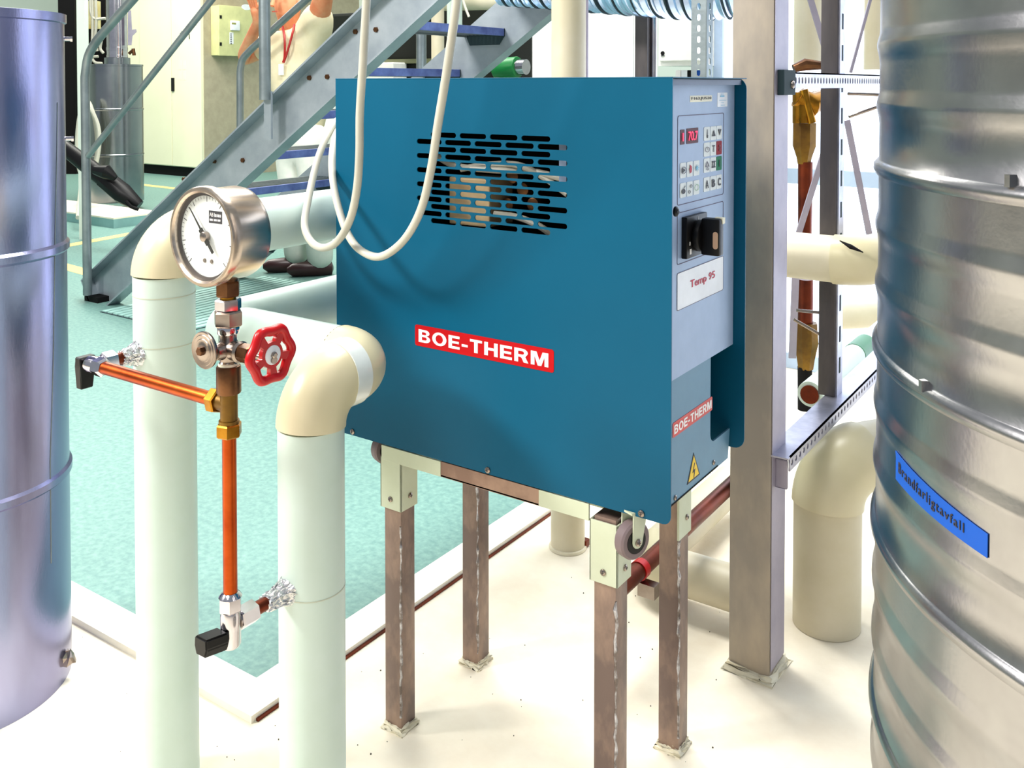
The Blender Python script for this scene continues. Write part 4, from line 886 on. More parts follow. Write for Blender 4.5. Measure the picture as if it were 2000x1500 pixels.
E = [('pel', 'spi'), ('spi', 'che'), ('che', 'nb'), ('nb', 'nt'), ('nt', 'h0'), ('h0', 'h1'), ('che', 'sl'), ('sl', 'el'), ('el', 'wl'), ('wl', 'hl'), ('che', 'sr'), ('sr', 'er'), ('er', 'wr'), ('wr', 'hr'), ('pel', 'hil'), ('hil', 'kl'), ('kl', 'al'), ('pel', 'hir'), ('hir', 'kr'), ('kr', 'ar')]
Rr = dict(pel=(.09, .07), spi=(.09, .07), che=(.09, .07), nb=.065, nt=.06, h0=(.085, .10), h1=(.08, .095), sl=.075, el=.046, wl=.032, hl=.034, sr=.078, er=.048, wr=.032, hr=.034, hil=.035, kl=.03, al=.03, hir=.035, kr=.03, ar=.03)
person = thing('person', 'person in cream t-shirt and white trousers with red lanyard, arms raised behind the stairs', 'person', pbase)
skinmesh('body', [J[n] for n in names], [(idx[a], idx[c]) for a, c in E], [Rr[n] for n in names], M['skin'], person)
# fingers of the raised hand on the box
for hk, wk in (('hl', 'wl'), ('hr', 'wr')):
    hd = (J[hk] - J[wk]).normalized(); sd_ = hd.cross(Y).normalized()
    for i in range(5):
        o_ = J[hk] + sd_ * (i - 2) * 0.017; L_ = (0.05, 0.075, 0.082, 0.076, 0.06)[i]
        dd = (hd + sd_ * (i - 2) * 0.10).normalized() if i else (hd * 0.5 - sd_).normalized()
        b = BM(); tube(b, smooth_path([o_ - dd * 0.02, o_ + dd * L_ * 0.5, o_ + dd * L_ * 0.8 - Y * 0.012, o_ + dd * L_ - Y * 0.03], 4), 0.0085, 8); finish('finger', b, M['skin'], person, True)
vs = [J['pel'] - Z * 0.05, J['spi'], J['che'], J['nb'] - Z * 0.03, J['sl'], J['sl'].lerp(J['el'], 0.62), J['sr'], J['sr'].lerp(J['er'], 0.45)]
skinmesh('t_shirt', vs, [(0, 1), (1, 2), (2, 3), (2, 4), (4, 5), (2, 6), (6, 7)], [(.19, .14), (.175, .13), (.18, .135), .085, .105, .08, .115, .085], M['shirt'], person)
vs = [J['pel'] - Z * 0.04, J['hil'] - Z * 0.05, J['kl'], J['al'] - Z * 0.03, J['hir'] - Z * 0.05, J['kr'], J['ar'] - Z * 0.03, J['pel'] + Z * 0.09]
skinmesh('trousers', vs, [(0, 1), (1, 2), (2, 3), (0, 4), (4, 5), (5, 6), (0, 7)], [(.20, .15), .13, .09, .08, .13, .09, .08, (.18, .14)], M['trouser'], person)
for (px, py) in ((580, 514), (628, 527)):
    c = gy(px, py, PD); c.z = 0.0; d_ = Vector((-0.62, -0.78, 0)); b = BM()
    lathe(b, c - d_ * 0.07 + Z * 0.04, d_, [(0, 0.012), (0.01, 0.04), (0.08, 0.05), (0.17, 0.046), (0.24, 0.038), (0.27, 0.014)], 16)
    for v in b.verts: v.co.z = max(0.002, v.co.z)
    finish('shoe', b, M['shoe'], person, True)
hb = BM(); bmesh.ops.create_icosphere(hb, subdivisions=3, radius=1.0)
hc = J['h1'] + Z * 0.045 + Y * 0.02
for v in hb.verts: v.co = hc + Vector((v.co.x * 0.102, v.co.y * 0.118, v.co.z * 0.10))
finish('hair', hb, M['hair'], person, True)
nf = J['h0'] + Vector((0.01, -0.115, 0.0))
b = BM(); lathe(b, nf + Z * 0.035, Vector((0, -0.35, -1)), [(0, 0.008), (0.03, 0.014), (0.045, 0.016), (0.052, 0.006)], 10); finish('nose', b, M['skin'], person, True)
for s in (-1, 1):
    b = BM(); lathe(b, nf + Vector((s * 0.034, 0.012, 0.04)), -Y, [(0, 0.012), (0.006, 0.010), (0.009, 0.004)], 12); finish('eye', b, M['white_print'], person, True)
    b = BM(); lathe(b, J['h0'] + Vector((s * 0.098, 0.0, 0.02)), X * s, [(0, 0.02), (0.012, 0.026), (0.018, 0.018)], 12); finish('ear', b, M['skin'], person, True)
b = BM(); bx(b, nf + Vector((-0.022, 0.012, -0.043)), nf + Vector((0.022, 0.002, -0.036))); finish('mouth', b, mat('lips', (196, 104, 84), 0.5), person)
b = BM(); tube(b, smooth_path([pp(552, 52, -0.09), pp(556, 75, -0.145), pp(556, 110, -0.155), pp(553, 122, -0.155)], 5), 0.007, 6); tube(b, smooth_path([pp(575, 48, -0.09), pp(570, 70, -0.14), pp(560, 105, -0.155), pp(554, 122, -0.155)], 5), 0.007, 6); finish('lanyard', b, M['lanyard'], person, True)
b = BM(); p = pp(549, 135, -0.16); bx(b, p - Vector((0.02, 0.003, 0.035)), p + Vector((0.02, 0.003, 0.03))); finish('badge', b, M['label_white'], person)

# ================================================================== cabinet and control box far left
kc0 = gz(391, 348); cy = kc0.y
xl_ = gy(230, 330, cy).x; xr_ = gy(397, 300, cy).x
cabn = thing('electrical_cabinet', 'tall cream white cabinet with two doors and dark plinth behind the far tank', 'cabinet', ((xl_ + xr_) / 2, cy + 1.0, 0))
b = BM(); bx(b, (xl_, cy, 0.12), (xr_ - 0.01, cy + 2.9, 3.0)); finish('body', b, M['cabinet'], cabn)
b = BM(); bx(b, (xl_, cy + 0.03, 0), (xr_ - 0.02, cy + 2.8, 0.12)); finish('plinth', b, M['blackm'], cabn)
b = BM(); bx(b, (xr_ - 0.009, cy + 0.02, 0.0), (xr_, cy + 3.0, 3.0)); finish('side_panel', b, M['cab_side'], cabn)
dx = [gy(px, 200, cy).x for px in (276, 338, 396)]
for a, c_ in zip(dx, dx[1:]):
    b = BM(); bxb(b, (a + 0.006, cy - 0.02, 0.13), (c_ - 0.006, cy, 2.98), 0.003); dr = finish('door', b, M['cabinet'], cabn)
p0 = gy(336, 152, cy - 0.02); p1 = gy(341, 178, cy - 0.02); b = BM(); bx(b, (p0.x, cy - 0.035, p1.z), (p1.x, cy - 0.02, p0.z)); finish('handle', b, M['black'], dr)
for px0, py0, px1, py1 in ((349, 118, 354, 136), (358, 118, 363, 136), (349, 138, 354, 156), (358, 138, 363, 156)):
    p0 = gy(px0, py0, cy - 0.02); p1 = gy(px1, py1, cy - 0.02); b = BM(); bx(b, (p0.x, cy - 0.022, p1.z), (p1.x, cy - 0.02, p0.z)); finish('door_label', b, M['label_cream'], dr)
for px, py in ((358, 68), (380, 2)):
    p = gy(px, py, cy - 0.021); pl = plate('door_badge', rrect(0.11, 0.075, 0.03, 5), [], 0.002, p, X, Z, M['label_white'], dr)
b = BM(); tube(b, [gy(px, py, cy - 0.025) for px, py in ((352, 80), (352, 66), (356, 61), (369, 62), (370, 76))], 0.006, 6); finish('emblem_line', b, M['dark_gap'], dr)
xb_ = xr_ + 0.16
q0 = gx(428, 10, xb_); q1 = gx(494, 110, xb_)
cbx = thing('control_box', 'pale olive wall box with small display mounted on the grey cabinet side', 'control box', (xr_ + 0.08, (q0.y + q1.y) / 2, q1.z))
b = BM(); bxb(b, (xr_, q0.y, q1.z), (xb_ - 0.03, q1.y, q0.z), 0.01); finish('box_body', b, M['box_green'], cbx, True)
b = BM(); bxb(b, (xb_ - 0.03, q0.y - 0.005, q1.z - 0.005), (xb_, q1.y + 0.005, q0.z + 0.005), 0.012); lid = finish('lid', b, M['box_green'], cbx, True)
a = gx(449, 40, xb_); c_ = gx(466, 60, xb_); b = BM(); bxb(b, (xb_, a.y, c_.z), (xb_ + 0.03, c_.y, a.z), 0.01); th_d = finish('display', b, M['label_white'], lid, True)
a = gx(452.5, 44, xb_ + 0.03); c_ = gx(461, 48, xb_ + 0.03); b = BM(); bx(b, (xb_ + 0.03, a.y, c_.z), (xb_ + 0.031, c_.y, a.z)); finish('screen', b, mat('olive screen', (150, 150, 70), 0.4), th_d)
a = gx(448, 63, xb_); c_ = gx(456, 86, xb_); b = BM(); bx(b, (xb_, a.y, c_.z), (xb_ + 0.002, c_.y, a.z)); stp = finish('print_strip', b, M['label_white'], lid)
for i in range(6):
    t_ = i / 6 + 0.08; zq = a.z + (c_.z - a.z) * t_; b = BM(); bx(b, (xb_ + 0.002, a.y + 0.012, zq - 0.014), (xb_ + 0.003, a.y + 0.035, zq - 0.004)); finish('print_mark', b, M['dark_print'], stp)
for py in (33, 86):
    p = gx(431, py, xb_); b = BM(); bx(b, (xb_, p.y - 0.015, p.z - 0.02), (xb_ + 0.004, p.y + 0.015, p.z + 0.02)); finish('latch', b, M['black'], lid)
p = gx(481, 14, xb_); plate('sticker', [(0.075 * math.cos(2 * PI * i / 20), 0.036 * math.sin(2 * PI * i / 20)) for i in range(20)], [], 0.002, (xb_ + 0.002, p.y, p.z), Y, Z, M['label_white'], lid)

# ================================================================== far tank on its plinth
K = gz(222, 446); KH = 0.07
yend = gx(318, 385, K.x).y
pl_ = thing('tank_plinth', 'low white concrete plinth with grey sides under the far tank', 'plinth', (K.x - 0.9, (K.y + yend) / 2, 0))
b = BM(); bx(b, (K.x - 1.9, K.y, 0), (K.x, yend, KH)); finish('plinth_block', b, mat('teal grey plinth paint', (128, 170, 168), 0.7), pl_)
b = BM(); bx(b, (K.x - 1.9, K.y, KH), (K.x, yend, KH + 0.012)); finish('plinth_top', b, M['concrete'], pl_)
KH += 0.012
ft0 = gz(228, 392, KH); fdir = Vector((ft0.x, ft0.y, 0)).normalized()
dft = ft0.dot(FH); RF = 50.5 / 1853 * dft
fc = Vector((ft0.x, ft0.y, 0)) + fdir * RF * 0.1
ft = thing('steel_tank', 'small galvanised cylindrical tank on a white plinth in front of the white cabinet', 'tank', (fc.x, fc.y, KH), 'galvanised cylindrical tanks')
def zf_(py): return gd(228, py, dft).z
tank_body(ft, fc, RF, KH, zf_(126), [zf_(301), zf_(213)], M['galv'])
b = BM(); rn = 24 / 1853 * dft; rp = 19.5 / 1853 * dft
nxp = fc + Vector((math.cos(YAW), math.sin(YAW), 0)) * (4 / 1853 * dft)
lathe(b, (nxp.x, nxp.y, zf_(126)), Z, [(0, rn), (zf_(113) - zf_(126), rn), (zf_(112) - zf_(126), rn * 0.8)], 32); finish('neck', b, M['galv'], ft, True)
b = BM(); lathe(b, (nxp.x, nxp.y, zf_(112)), Z, [(0, rp * 1.02), (0.02, rp * 1.02), (0.021, rp), (0.06, rp), (0.061, rp * 1.03), (0.09, rp * 1.03), (0.091, rp), (1.4, rp)], 32); finish('flue', b, M['chrome'], ft, True)
b = BM(); rt_ = Vector((math.cos(YAW), math.sin(YAW), 0))
def fpx(px, py): return gd(px, py, dft - 0.05)
for poly in ([(250, 22), (256, 20), (258, 58), (266, 57), (267, 62), (259, 70), (257, 88), (250, 88)],): prism(b, [fpx(*p) for p in poly], fdir * 0.05)
finish('flue_bracket', b, M['lilac_steel'], ft)
b = BM(); tube(b, smooth_path([fpx(252, 105), fpx(258, 100), fpx(262, 104), fpx(262, 108)], 4), 0.014, 8); tube(b, [fpx(260, 95), fpx(262, 108)], 0.016, 8); finish('drain_cock', b, M['bronze'], ft, True)
# hose coil hung on the tank
hz = []
for i, (dx_, dw) in enumerate(((0, 0), (3, 4), (6, 8), (9, 12))):
    c = [(170, 196), (177 + dx_ * .4, 206), (185 + dx_, 235), (189 + dx_, 265), (190 + dx_ * .6, 295), (184 + dx_ * .5, 322), (174, 338), (160, 330), (154, 290), (156, 240), (163, 205)]
    hz += [gd(x_ - dw * 0.3, y_ + dw * 0.5, dft - RF - 0.06 - 0.04 * i - 0.004 * j) for j, (x_, y_) in enumerate(c)]
hz += [gd(160, 230, dft - RF - 0.2), gd(162, 300, dft - RF - 0.2), gd(158, 360, dft - RF - 0.2), gz(152, 425, KH + 0.02)]
b = BM(); tube(b, smooth_path(hz, 4), 0.017, 8)
tag(finish('hose_coil', b, M['cable'], None, True), 'coiled cream hose hanging beside the far tank', 'hose')
# black articulated arm
arm = thing('extraction_arm', 'black jointed extraction arm hanging in front of the far tank', 'arm', gd(265, 405, 6.4))
b = BM(); mp_ = gd(60, 240, 6.7); tube(b, [gd(118, 282, 6.6), mp_, Vector((mp_.x, mp_.y, 0))], 0.05, 12); finish('mast', b, M['black'], arm, True)
ap = [gd(118, 282, 6.6), gd(160, 315, 6.5), gd(205, 350, 6.45), gd(240, 378, 6.4), gd(272, 402, 6.4)]
b = BM(); tube(b, ap[:3], [0.05, 0.055, 0.06], 14); finish('upper_tube', b, M['black'], arm, True)
b = BM(); tube(b, ap[2:], [0.066, 0.07, 0.04], 10); finish('lower_tube', b, M['black'], arm, True)
b = BM(); tube(b, [gd(185, 332, 6.35), gd(208, 336, 6.33), gd(226, 348, 6.33)], [0.03, 0.05, 0.02], 10); finish('grip', b, M['black'], arm, True)
b = BM(); tube(b, [gd(246, 393, 6.33), gd(256, 404, 6.33), gd(270, 409, 6.33)], 0.012, 8); finish('hook', b, M['blackm'], arm, True)
# pale post and dark switchgear top left
def upright(px0, px1, py0, py1, dep, thick, m, nm, lab, cat, grp=None):
    a = gd(px0, py0, dep); c_ = gd(px1, py1, dep); r_t = Vector((math.cos(YAW), math.sin(YAW), 0)); b = BM()
    prism(b, [a, Vector((c_.x, c_.y, a.z)), c_, Vector((a.x, a.y, c_.z))], FH * thick); return tag(finish(nm, b, m), lab, cat, grp)
pz = gd(157, 470, 6.9)
b = BM(); a = gd(149, 0, 6.9); c_ = gd(165, 0, 6.9); prism(b, [Vector((a.x, a.y, 0)), Vector((c_.x, c_.y, 0)), Vector((c_.x, c_.y, 3.2)), Vector((a.x, a.y, 3.2))], FH * 0.06)
tag(finish('wall_post', b, M['wall']), 'pale green square post behind the left handrail', 'post')
sg = thing('switchgear_rack', 'dark open switchgear rack with yellowed panel left of the chrome flue', 'rack', Vector((gd(165, 300, 9.3).x, gd(165, 300, 9.3).y, 0)))
def card(px0, py0, px1, py1, dep, th, m, nm, par):
    a = gd(px0, py0, dep); c_ = gd(px1, py1, dep); b = BM(); prism(b, [a, Vector((c_.x, c_.y, a.z)), Vector((c_.x, c_.y, c_.z)), Vector((a.x, a.y, c_.z))], FH * th); return finish(nm, b, m, par)
card(112, -80, 149, 340, 9.0, 0.3, M['blackm'], 'rack_side', sg); card(166, -80, 215, 330, 9.3, 0.3, M['blackm'], 'rack_back', sg)
card(166, 2, 192, 56, 9.2, 0.06, mat('yellowed panel', (204, 176, 90), 0.6, 0, (232, 222, 170), 6, 0.5), 'terminal_panel', sg)
for pts in ([(176, -20), (177, 20), (184, 36), (206, 36)], [(180, -20), (181, 40), (180, 85)], [(186, -20), (188, 40), (186, 78), (190, 100)], [(192, 110), (180, 112), (186, 122), (200, 124)], [(198, 80), (196, 95), (202, 104)]):
    b = BM(); tube(b, smooth_path([gd(x_, y_, 9.1) for x_, y_ in pts], 5), 0.014, 8); finish('wiring', b, M['cable'], sg, True)

# ================================================================== centre background
cr = gz(1109, 1068); crr = 33.5 / 1853 * cr.dot(FH)
rs = thing('riser_pipe', 'cream vertical riser pipe standing behind the heater', 'pipe', (cr.x, cr.y, 0))
b = BM(); cyl(b, (cr.x, cr.y, 0), (cr.x, cr.y, 3.0), crr, 36); finish('pipe', b, M['cream_duct'], rs, True)
b = BM(); lathe(b, (cr.x, cr.y, 0), Z, [(0, crr * 1.12), (0.006, crr * 1.1), (0.007, crr)], 36); finish('floor_ring', b, M['cement'], rs, True)
p = gz(1140, 1066); b = BM(); bxb(b, (p.x - 0.012, p.y - 0.01, 0), (p.x + 0.012, p.y + 0.01, 0.018), 0.003); finish('base_clip', b, M['copper_dk'], rs)
b = BM(); p = gd(1143, 150, 2.9); cyl(b, (p.x, p.y, 0), (p.x, p.y, 3.0), 0.0095, 16); tag(finish('conduit', b, M['lilac_steel'], None, True), 'thin grey conduit beside the cream riser pipe', 'conduit')
p = gd(1264, 150, 3.42); sp_ = thing('steel_post', 'dark square steel post between the two white panels', 'post', (p.x, p.y, 0))
b = BM(); bxb(b, (p.x - 0.035, p.y - 0.03, 0), (p.x + 0.015, p.y + 0.03, 3.0), 0.004); finish('post_tube', b, M['post_dark'], sp_, True)
b = BM(); q = gd(1277, 150, 3.41); cyl(b, (q.x, q.y, 0), (q.x, q.y, 3.0), 0.012, 16); finish('side_conduit', b, M['chrome'], sp_, True)
def wpanel(px0, px1, py_bot, yv_, z1, nm, lab, z0=None):
    a = gy(px0, 100, yv_); c_ = gy(px1, 100, yv_); zb = gy(px0, py_bot, yv_).z if z0 is None else z0
    t = thing(nm, lab, 'cabinet', ((a.x + c_.x) / 2, yv_ + 0.15, zb))
    b = BM(); bx(b, (a.x, yv_, zb), (c_.x, yv_ + 0.3, z1)); finish('carcass', b, M['white_panel'], t)
    b = BM(); bxb(b, (a.x + 0.01, yv_ - 0.018, zb + 0.02), (c_.x - 0.01, yv_ - 0.002, z1 - 0.01), 0.003); d_ = finish('door', b, M['white_panel'], t); return t, d_
wpanel(1016, 1241, 0, 5.75, 2.9, 'white_cabinet', 'plain white cabinet behind the cream riser pipe', 0.0)
t_, d_ = wpanel(1286, 1374, 129, 3.62, 2.7, 'wall_cabinet', 'white wall cabinet with small round lock right of the dark steel post')
p = gy(1294, 104, 3.60); b = BM(); lathe(b, p + Y * 0.002, -Y, [(0, 0.009), (0.004, 0.008)], 12); finish('lock', b, M['black'], d_, True)
b = BM(); tube(b, [gy(1291, 109, 3.6), gy(1298, 109, 3.6)], 0.0016, 6); finish('lock_plate', b, M['dark_gap'], d_)
# coloured fittings under the wall cabinet
for i, (px, w_, m_, lab) in enumerate(((1328, 10, M['white_print'], 'white'), (1340, 12, M['label_white'], 'pale grey'), (1352, 12, M['blackm'], 'black'), (1361, 7, M['yellow'], 'yellow'), (1369, 9, M['tape'], 'blue'))):
    a = gy(px - w_ / 2, 137, 3.66); c_ = gy(px + w_ / 2, 175, 3.66); b = BM(); bxb(b, (a.x, 3.64, c_.z), (c_.x, 3.68, a.z), 0.003)
    o = finish('cable_gland', b, m_); tag(o, lab + ' cable gland in the row under the wall cabinet', 'cable gland', 'cable glands under the wall cabinet')
# perforated upright
def perf_plate(nm, O, A, B, w, L, hw, hl, pitch, m, par, th=0.003):
    n = max(1, int(L / pitch)); hs = [rrect(hl, hw, min(hl, hw) * 0.49, 3, pitch * (i + 0.5), w / 2)[::-1] for i in range(n)]
    return plate(nm, [(0, 0), (L, 0), (L, w), (0, w)], hs, th, O, A, B, m, par)
p = gd(1378, 150, 2.75); pu = thing('perforated_upright', 'perforated zinc upright left of the square steel column', 'upright', (p.x, p.y, 0))
perf_plate('front_flange', (p.x, p.y, 0), Z, -X, 0.045, 2.9, 0.012, 0.02, 0.032, M['galv_rough'], pu)
o = perf_plate('side_flange', (p.x, p.y, 0), Z, Y, 0.045, 2.9, 0.014, 0.022, 0.032, M['galv_rough'], pu)
p2 = gd(1410, 150, 2.75)
# flexible duct
b = BM(); pth = smooth_path([gd(985, -66, 3.4), gd(1060, -62, 3.35), gd(1160, -56, 3.25), gd(1290, -50, 3.1), gd(1400, -48, 3.0), gd(1500, -70, 2.95)], 34)
rad = [0.137 + 0.0045 * math.cos(i * 2 * PI / 4) for i in range(len(pth))]
tube(b, pth, rad, 40); fd = thing('flexible_duct', 'ribbed silver flexible duct crossing above the white panels', 'duct', gd(1200, 30, 3.2))
finish('sleeve', b, M['duct'], fd, True, angle=60)
for i in range(6, len(pth) - 4, 9):
    b = BM(); d_ = (pth[i + 1] - pth[i - 1]).normalized(); lathe(b, pth[i] - d_ * 0.002, d_, [(0, 0.139), (0, 0.1435), (0.004, 0.1435), (0.004, 0.139)], 40); finish('wire_rib', b, M['dark_gap'], fd, True)
# dark machine and pipes behind the stairs
dm = thing('dark_machine', 'dark machine casing seen between the stair treads', 'machine', (gd(800, 150, 6.6).x, gd(800, 150, 6.6).y, 0))
a = gy(640, 100, YF + 1.15); c_ = gy(990, 100, YF + 1.15)
b = BM(); bxb(b, (a.x, YF + 1.15, 0.0), (c_.x, YF + 1.45, gy(800, 18, YF + 1.15).z), 0.02); finish('casing', b, M['dark_machine'], dm)
b = BM(); zz_ = gy(800, 118, YF + 1.12).z; bx(b, (a.x, YF + 1.12, zz_ - 0.02), (c_.x, YF + 1.15, zz_ + 0.01)); finish('casing_ledge', b, mat('olive ledge', (96, 100, 70), 0.6), dm)
b = BM(); bxb(b, (a.x + 0.1, YF + 1.0, 0.0), (a.x + 0.75, YF + 1.14, gy(740, 122, YF + 1.0).z), 0.01); finish('white_base', b, M['white_panel'], dm)
for px, w_, dep, lab in ((855, 25, YF + 0.55, 'wider white pipe'), (888, 30, YF + 0.75, 'white pipe furthest right')):
    p = gy(px, 60, dep); r_ = w_ / 2 / 1853 * p.dot(FH); b = BM(); cyl(b, (p.x, p.y, 0), (p.x, p.y, 3.0), r_, 28)
    tag(finish('supply_pipe', b, M['cream_duct'] if px < 860 else M['white_pipe'], None, True), lab + ' of the two standing behind the upper stair treads', 'pipe', 'white pipes behind the stairs')
hp = thing('overhead_pipe', 'white horizontal pipe with green tape above the stair treads', 'pipe', gd(950, 10, 5.6))
pa_ = gy(740, 8, YF + 0.9); pb_ = gy(1060, -2, YF + 0.9); b = BM(); cyl(b, pa_, pb_, 0.055, 24); finish('pipe', b, M['cream_duct'], hp, True)
pc_ = pa_.lerp(pb_, (gy(990, 0, YF + .9).x - pa_.x) / (pb_.x - pa_.x)); pe_ = pa_.lerp(pb_, (gy(1026, 0, YF + .9).x - pa_.x) / (pb_.x - pa_.x)); b = BM(); cyl(b, pc_, pe_, 0.057, 24); finish('green_band', b, M['green'], hp, True)
gp_ = thing('drain_pipe', 'green banded pipe end below the far stair stringer', 'pipe', gd(1000, 135, 4.9))
p = gy(985, 134, YF + 0.35); q = gy(1012, 131, YF + 0.35); b = BM(); cylb(b, p - X * 0.05, q, 0.055, 0.006); finish('green_band', b, M['green'], gp_, True)
b = BM(); cyl(b, (p.x - 0.03, p.y, 0), p - X * 0.03, 0.03, 20); finish('pipe_leg', b, M['galv_rough'], gp_, True)
b = BM(); cyl(b, q, q + X * 0.05, 0.04, 24); finish('pipe_end', b, M['chrome'], gp_, True)
b = BM(); tube(b, smooth_path([gy(902, -8, 4.0), gy(909, 15, 4.0), gy(916, 33, 4.0)], 5), 0.007, 8); tag(finish('cable_end', b, M['cable'], None, True), 'short cream cable tail dangling right of the cable at the top', 'cable')

# ================================================================== rack behind the column
RX = k0.x + 0.012
rack = thing('pipe_rack', 'zinc steel pipe rack with perforated rails between the column and the drum', 'rack', (RX, k0.y + 0.5, 0))
yA = gx(1551, 155, RX).y; yB = yA + 1.25
zt = gx(1556, 141, RX).z; zb = gx(1556, 173, RX).z
perf_plate('top_rail', (RX, yA, zb), Y, Z, zt - zb, yB - yA, (zt - zb) * 0.42, 0.010, 0.0205, M['perf'], rack)
b = BM(); bx(b, (RX - 0.035, yA, zt - 0.003), (RX, yB, zt)); finish('top_rail_flange', b, M['perf'], rack)
b = BM(); bxb(b, (RX - 0.012, k0.y + SW * 0.2, zb - 0.012), (RX + 0.002, yA + 0.004, zt + 0.004), 0.002); br = finish('rail_bracket', b, M['dark_gap'], rack)
screw(Vector((RX + 0.002, (k0.y + SW * 0.2 + yA) / 2 + 0.015, (zt + zb) / 2 - 0.008)), X, 0.008, M['nickel'], br)
zl = gx(1543, 893, RX + 0.02).z; hl_ = zl - gx(1543, 921, RX + 0.02).z; yl0 = gx(1543, 905, RX + 0.02).y
perf_plate('low_rail', (RX + 0.02, yl0, zl - hl_), Y, Z, hl_, 1.3, hl_ * 0.4, 0.012, 0.024, M['perf'], rack)
b = BM(); bx(b, (RX - 0.03, yl0 - 0.01, zl - 0.003), (RX + 0.02, yl0 + 1.3, zl)); finish('low_rail_flange', b, M['perf'], rack)
b = BM(); bxb(b, (RX - 0.012, k0.y + SW * 0.3, zl - hl_ - 0.04), (RX + 0.012, yl0 + 0.01, zl - 0.012), 0.003); finish('rail_bracket', b, M['lilac_steel'], rack)
p = gx(1628, 768, RX - 0.01); yp = p.y
b = BM(); bxb(b, (RX - 0.045, yp, zl), (RX - 0.008, yp + 0.05, 3.0), 0.003); finish('rack_post', b, M['post_dark'], rack, True)
b = BM(); bx(b, (RX - 0.008, yp + 0.006, zl), (RX - 0.004, yp + 0.046, 3.0)); pf = finish('post_face', b, M['perf'], rack)
for i in range(30):
    z_ = zl + 0.05 + 0.07 * i; b = BM(); bx(b, (RX - 0.004, yp + 0.02, z_), (RX - 0.0034, yp + 0.03, z_ + 0.035)); finish('slot', b, M['dark_gap'], pf)
def flatbar(p, q, w, th, nm, m=M['lilac_steel']):
    d = (q - p).normalized(); s = d.cross(FH).normalized() * w / 2; b = BM(); prism(b, [p - s, q - s, q + s, p + s], FH * th); return finish(nm, b, m, rack)
for (a, c_, w_, dep) in (((1578, -20), (1626, 140), 0.016, 2.55), ((1706, -20), (1662, 142), 0.007, 2.5), ((1655, 235), (1702, 475), 0.016, 2.6), ((1614, 285), (1556, 470), 0.016, 2.6), ((1556, 500), (1548, 700), 0.02, 2.65)):
    flatbar(gd(*a, dep), gd(*c_, dep), w_, 0.006, 'brace')
for a, c_ in (((1656, 183), (1740, 186)), ((1658, 228), (1740, 200)), ((1556, 606), (1616, 612)), ((1551, 624), (1613, 660))):
    b = BM(); cyl(b, gd(*a, 2.3), gd(*c_, 2.3), 0.004, 10); finish('tie_rod', b, M['nickel'], rack, True)
# brass valves on a brown pipe
bv = thing('drain_pipework', 'brown vertical pipe with two tapered brass fittings inside the rack', 'pipe', (gd(1570, 760, 2.75).x, gd(1570, 760, 2.75).y, gd(1570, 810, 2.75).z))
def vprof(cx, prof, m, nm, n=20, dep=2.75):
    p0_ = gd(cx, prof[0][0], dep); b = BM(); lathe(b, p0_, -Z, [(p0_.z - gd(cx, y_, dep).z, w_ / 2 / 1853 * dep) for y_, w_ in prof], n); return finish(nm, b, m, bv, True)
vprof(1571, [(238, 10), (240, 46), (285, 46), (308, 30), (320, 26)], M['brass_dk'], 'strainer_body', 8)
vprof(1573, [(316, 28), (490, 26)], M['copper_dk'], 'brown_pipe'); vprof(1573, [(545, 30), (640, 30)], M['copper_dk'], 'brown_pipe')
vprof(1574, [(630, 44), (668, 50), (700, 36), (720, 30)], M['brass_dk'], 'strainer_body', 8); vprof(1572, [(716, 28), (800, 26)], M['blackm'], 'hose_tail')
b = BM(); tube(b, [gd(1558, 190, 2.7), gd(1582, 205, 2.7), gd(1612, 190, 2.75)], [0.03, 0.036, 0.024], 14); tube(b, [gd(1566, 180, 2.7), gd(1566, 240, 2.7)], 0.026, 14); cyl(b, gd(1570, 175, 2.68), gd(1586, 240, 2.68), 0.012, 12); finish('brass_valve', b, M['brass'], bv, True)
b = BM(); tube(b, [gd(1550, 134, 2.7), gd(1572, 126, 2.7), gd(1606, 128, 2.7)], [0.012, 0.018, 0.012], 10); finish('valve_lever', b, M['bronze'], bv, True)
# vertical pipes behind the rack
for px, w_, dep, m_, lab in ((1579, 56, 3.2, M['cream_duct'], 'cream pipe behind the rack, directly right of the steel column'), (1708, 40, 3.2, M['cream_duct'], 'cream pipe behind the rack, at the edge of the ribbed drum')):
    p = gd(px, 100, dep); r_ = w_ / 2 / 1853 * dep; b = BM(); zb_ = gd(px, 136, dep).z; cyl(b, (p.x, p.y, zb_), (p.x, p.y, 3.0), r_, 28); tag(finish('hanging_pipe', b, m_, None, True), lab, 'pipe', 'cream pipes hanging behind the rack')
# cream pipe crossing behind the column
hr_ = 0.0505; p = gy(1600, 503, yp - hr_ - 0.004)
hpx = thing('crossing_pipe', 'cream lagged pipe crossing behind the column with a loose end at the drum', 'pipe', (p.x, p.y, p.z - hr_))
ec = gy(1700, 500, p.y); ec.z = p.z
b = BM(); cyl(b, p - X * 0.35, ec - X * 0.07, hr_, 32); finish('straight_run', b, M['cream_duct'], hpx, True)
b = BM(); tube(b, arc(ec, X, Y, 0.075), hr_ + 0.003, 32); finish('elbow', b, M['cream_pipe'], hpx, True)
b = BM(); cyl(b, ec + Y * 0.072, ec + Y * 0.6, hr_, 32); finish('rear_run', b, M['cream_duct'], hpx, True)
b = BM(); s_ = gy(1640, 470, p.y - hr_ * 0.8); e_ = gy(1686, 493, p.y - hr_ * 0.98); tube(b, [s_, s_.lerp(e_, 0.5) - Y * 0.004, e_], [0.001, 0.005, 0.001], 6); finish('open_seam', b, M['blackm'], hpx)
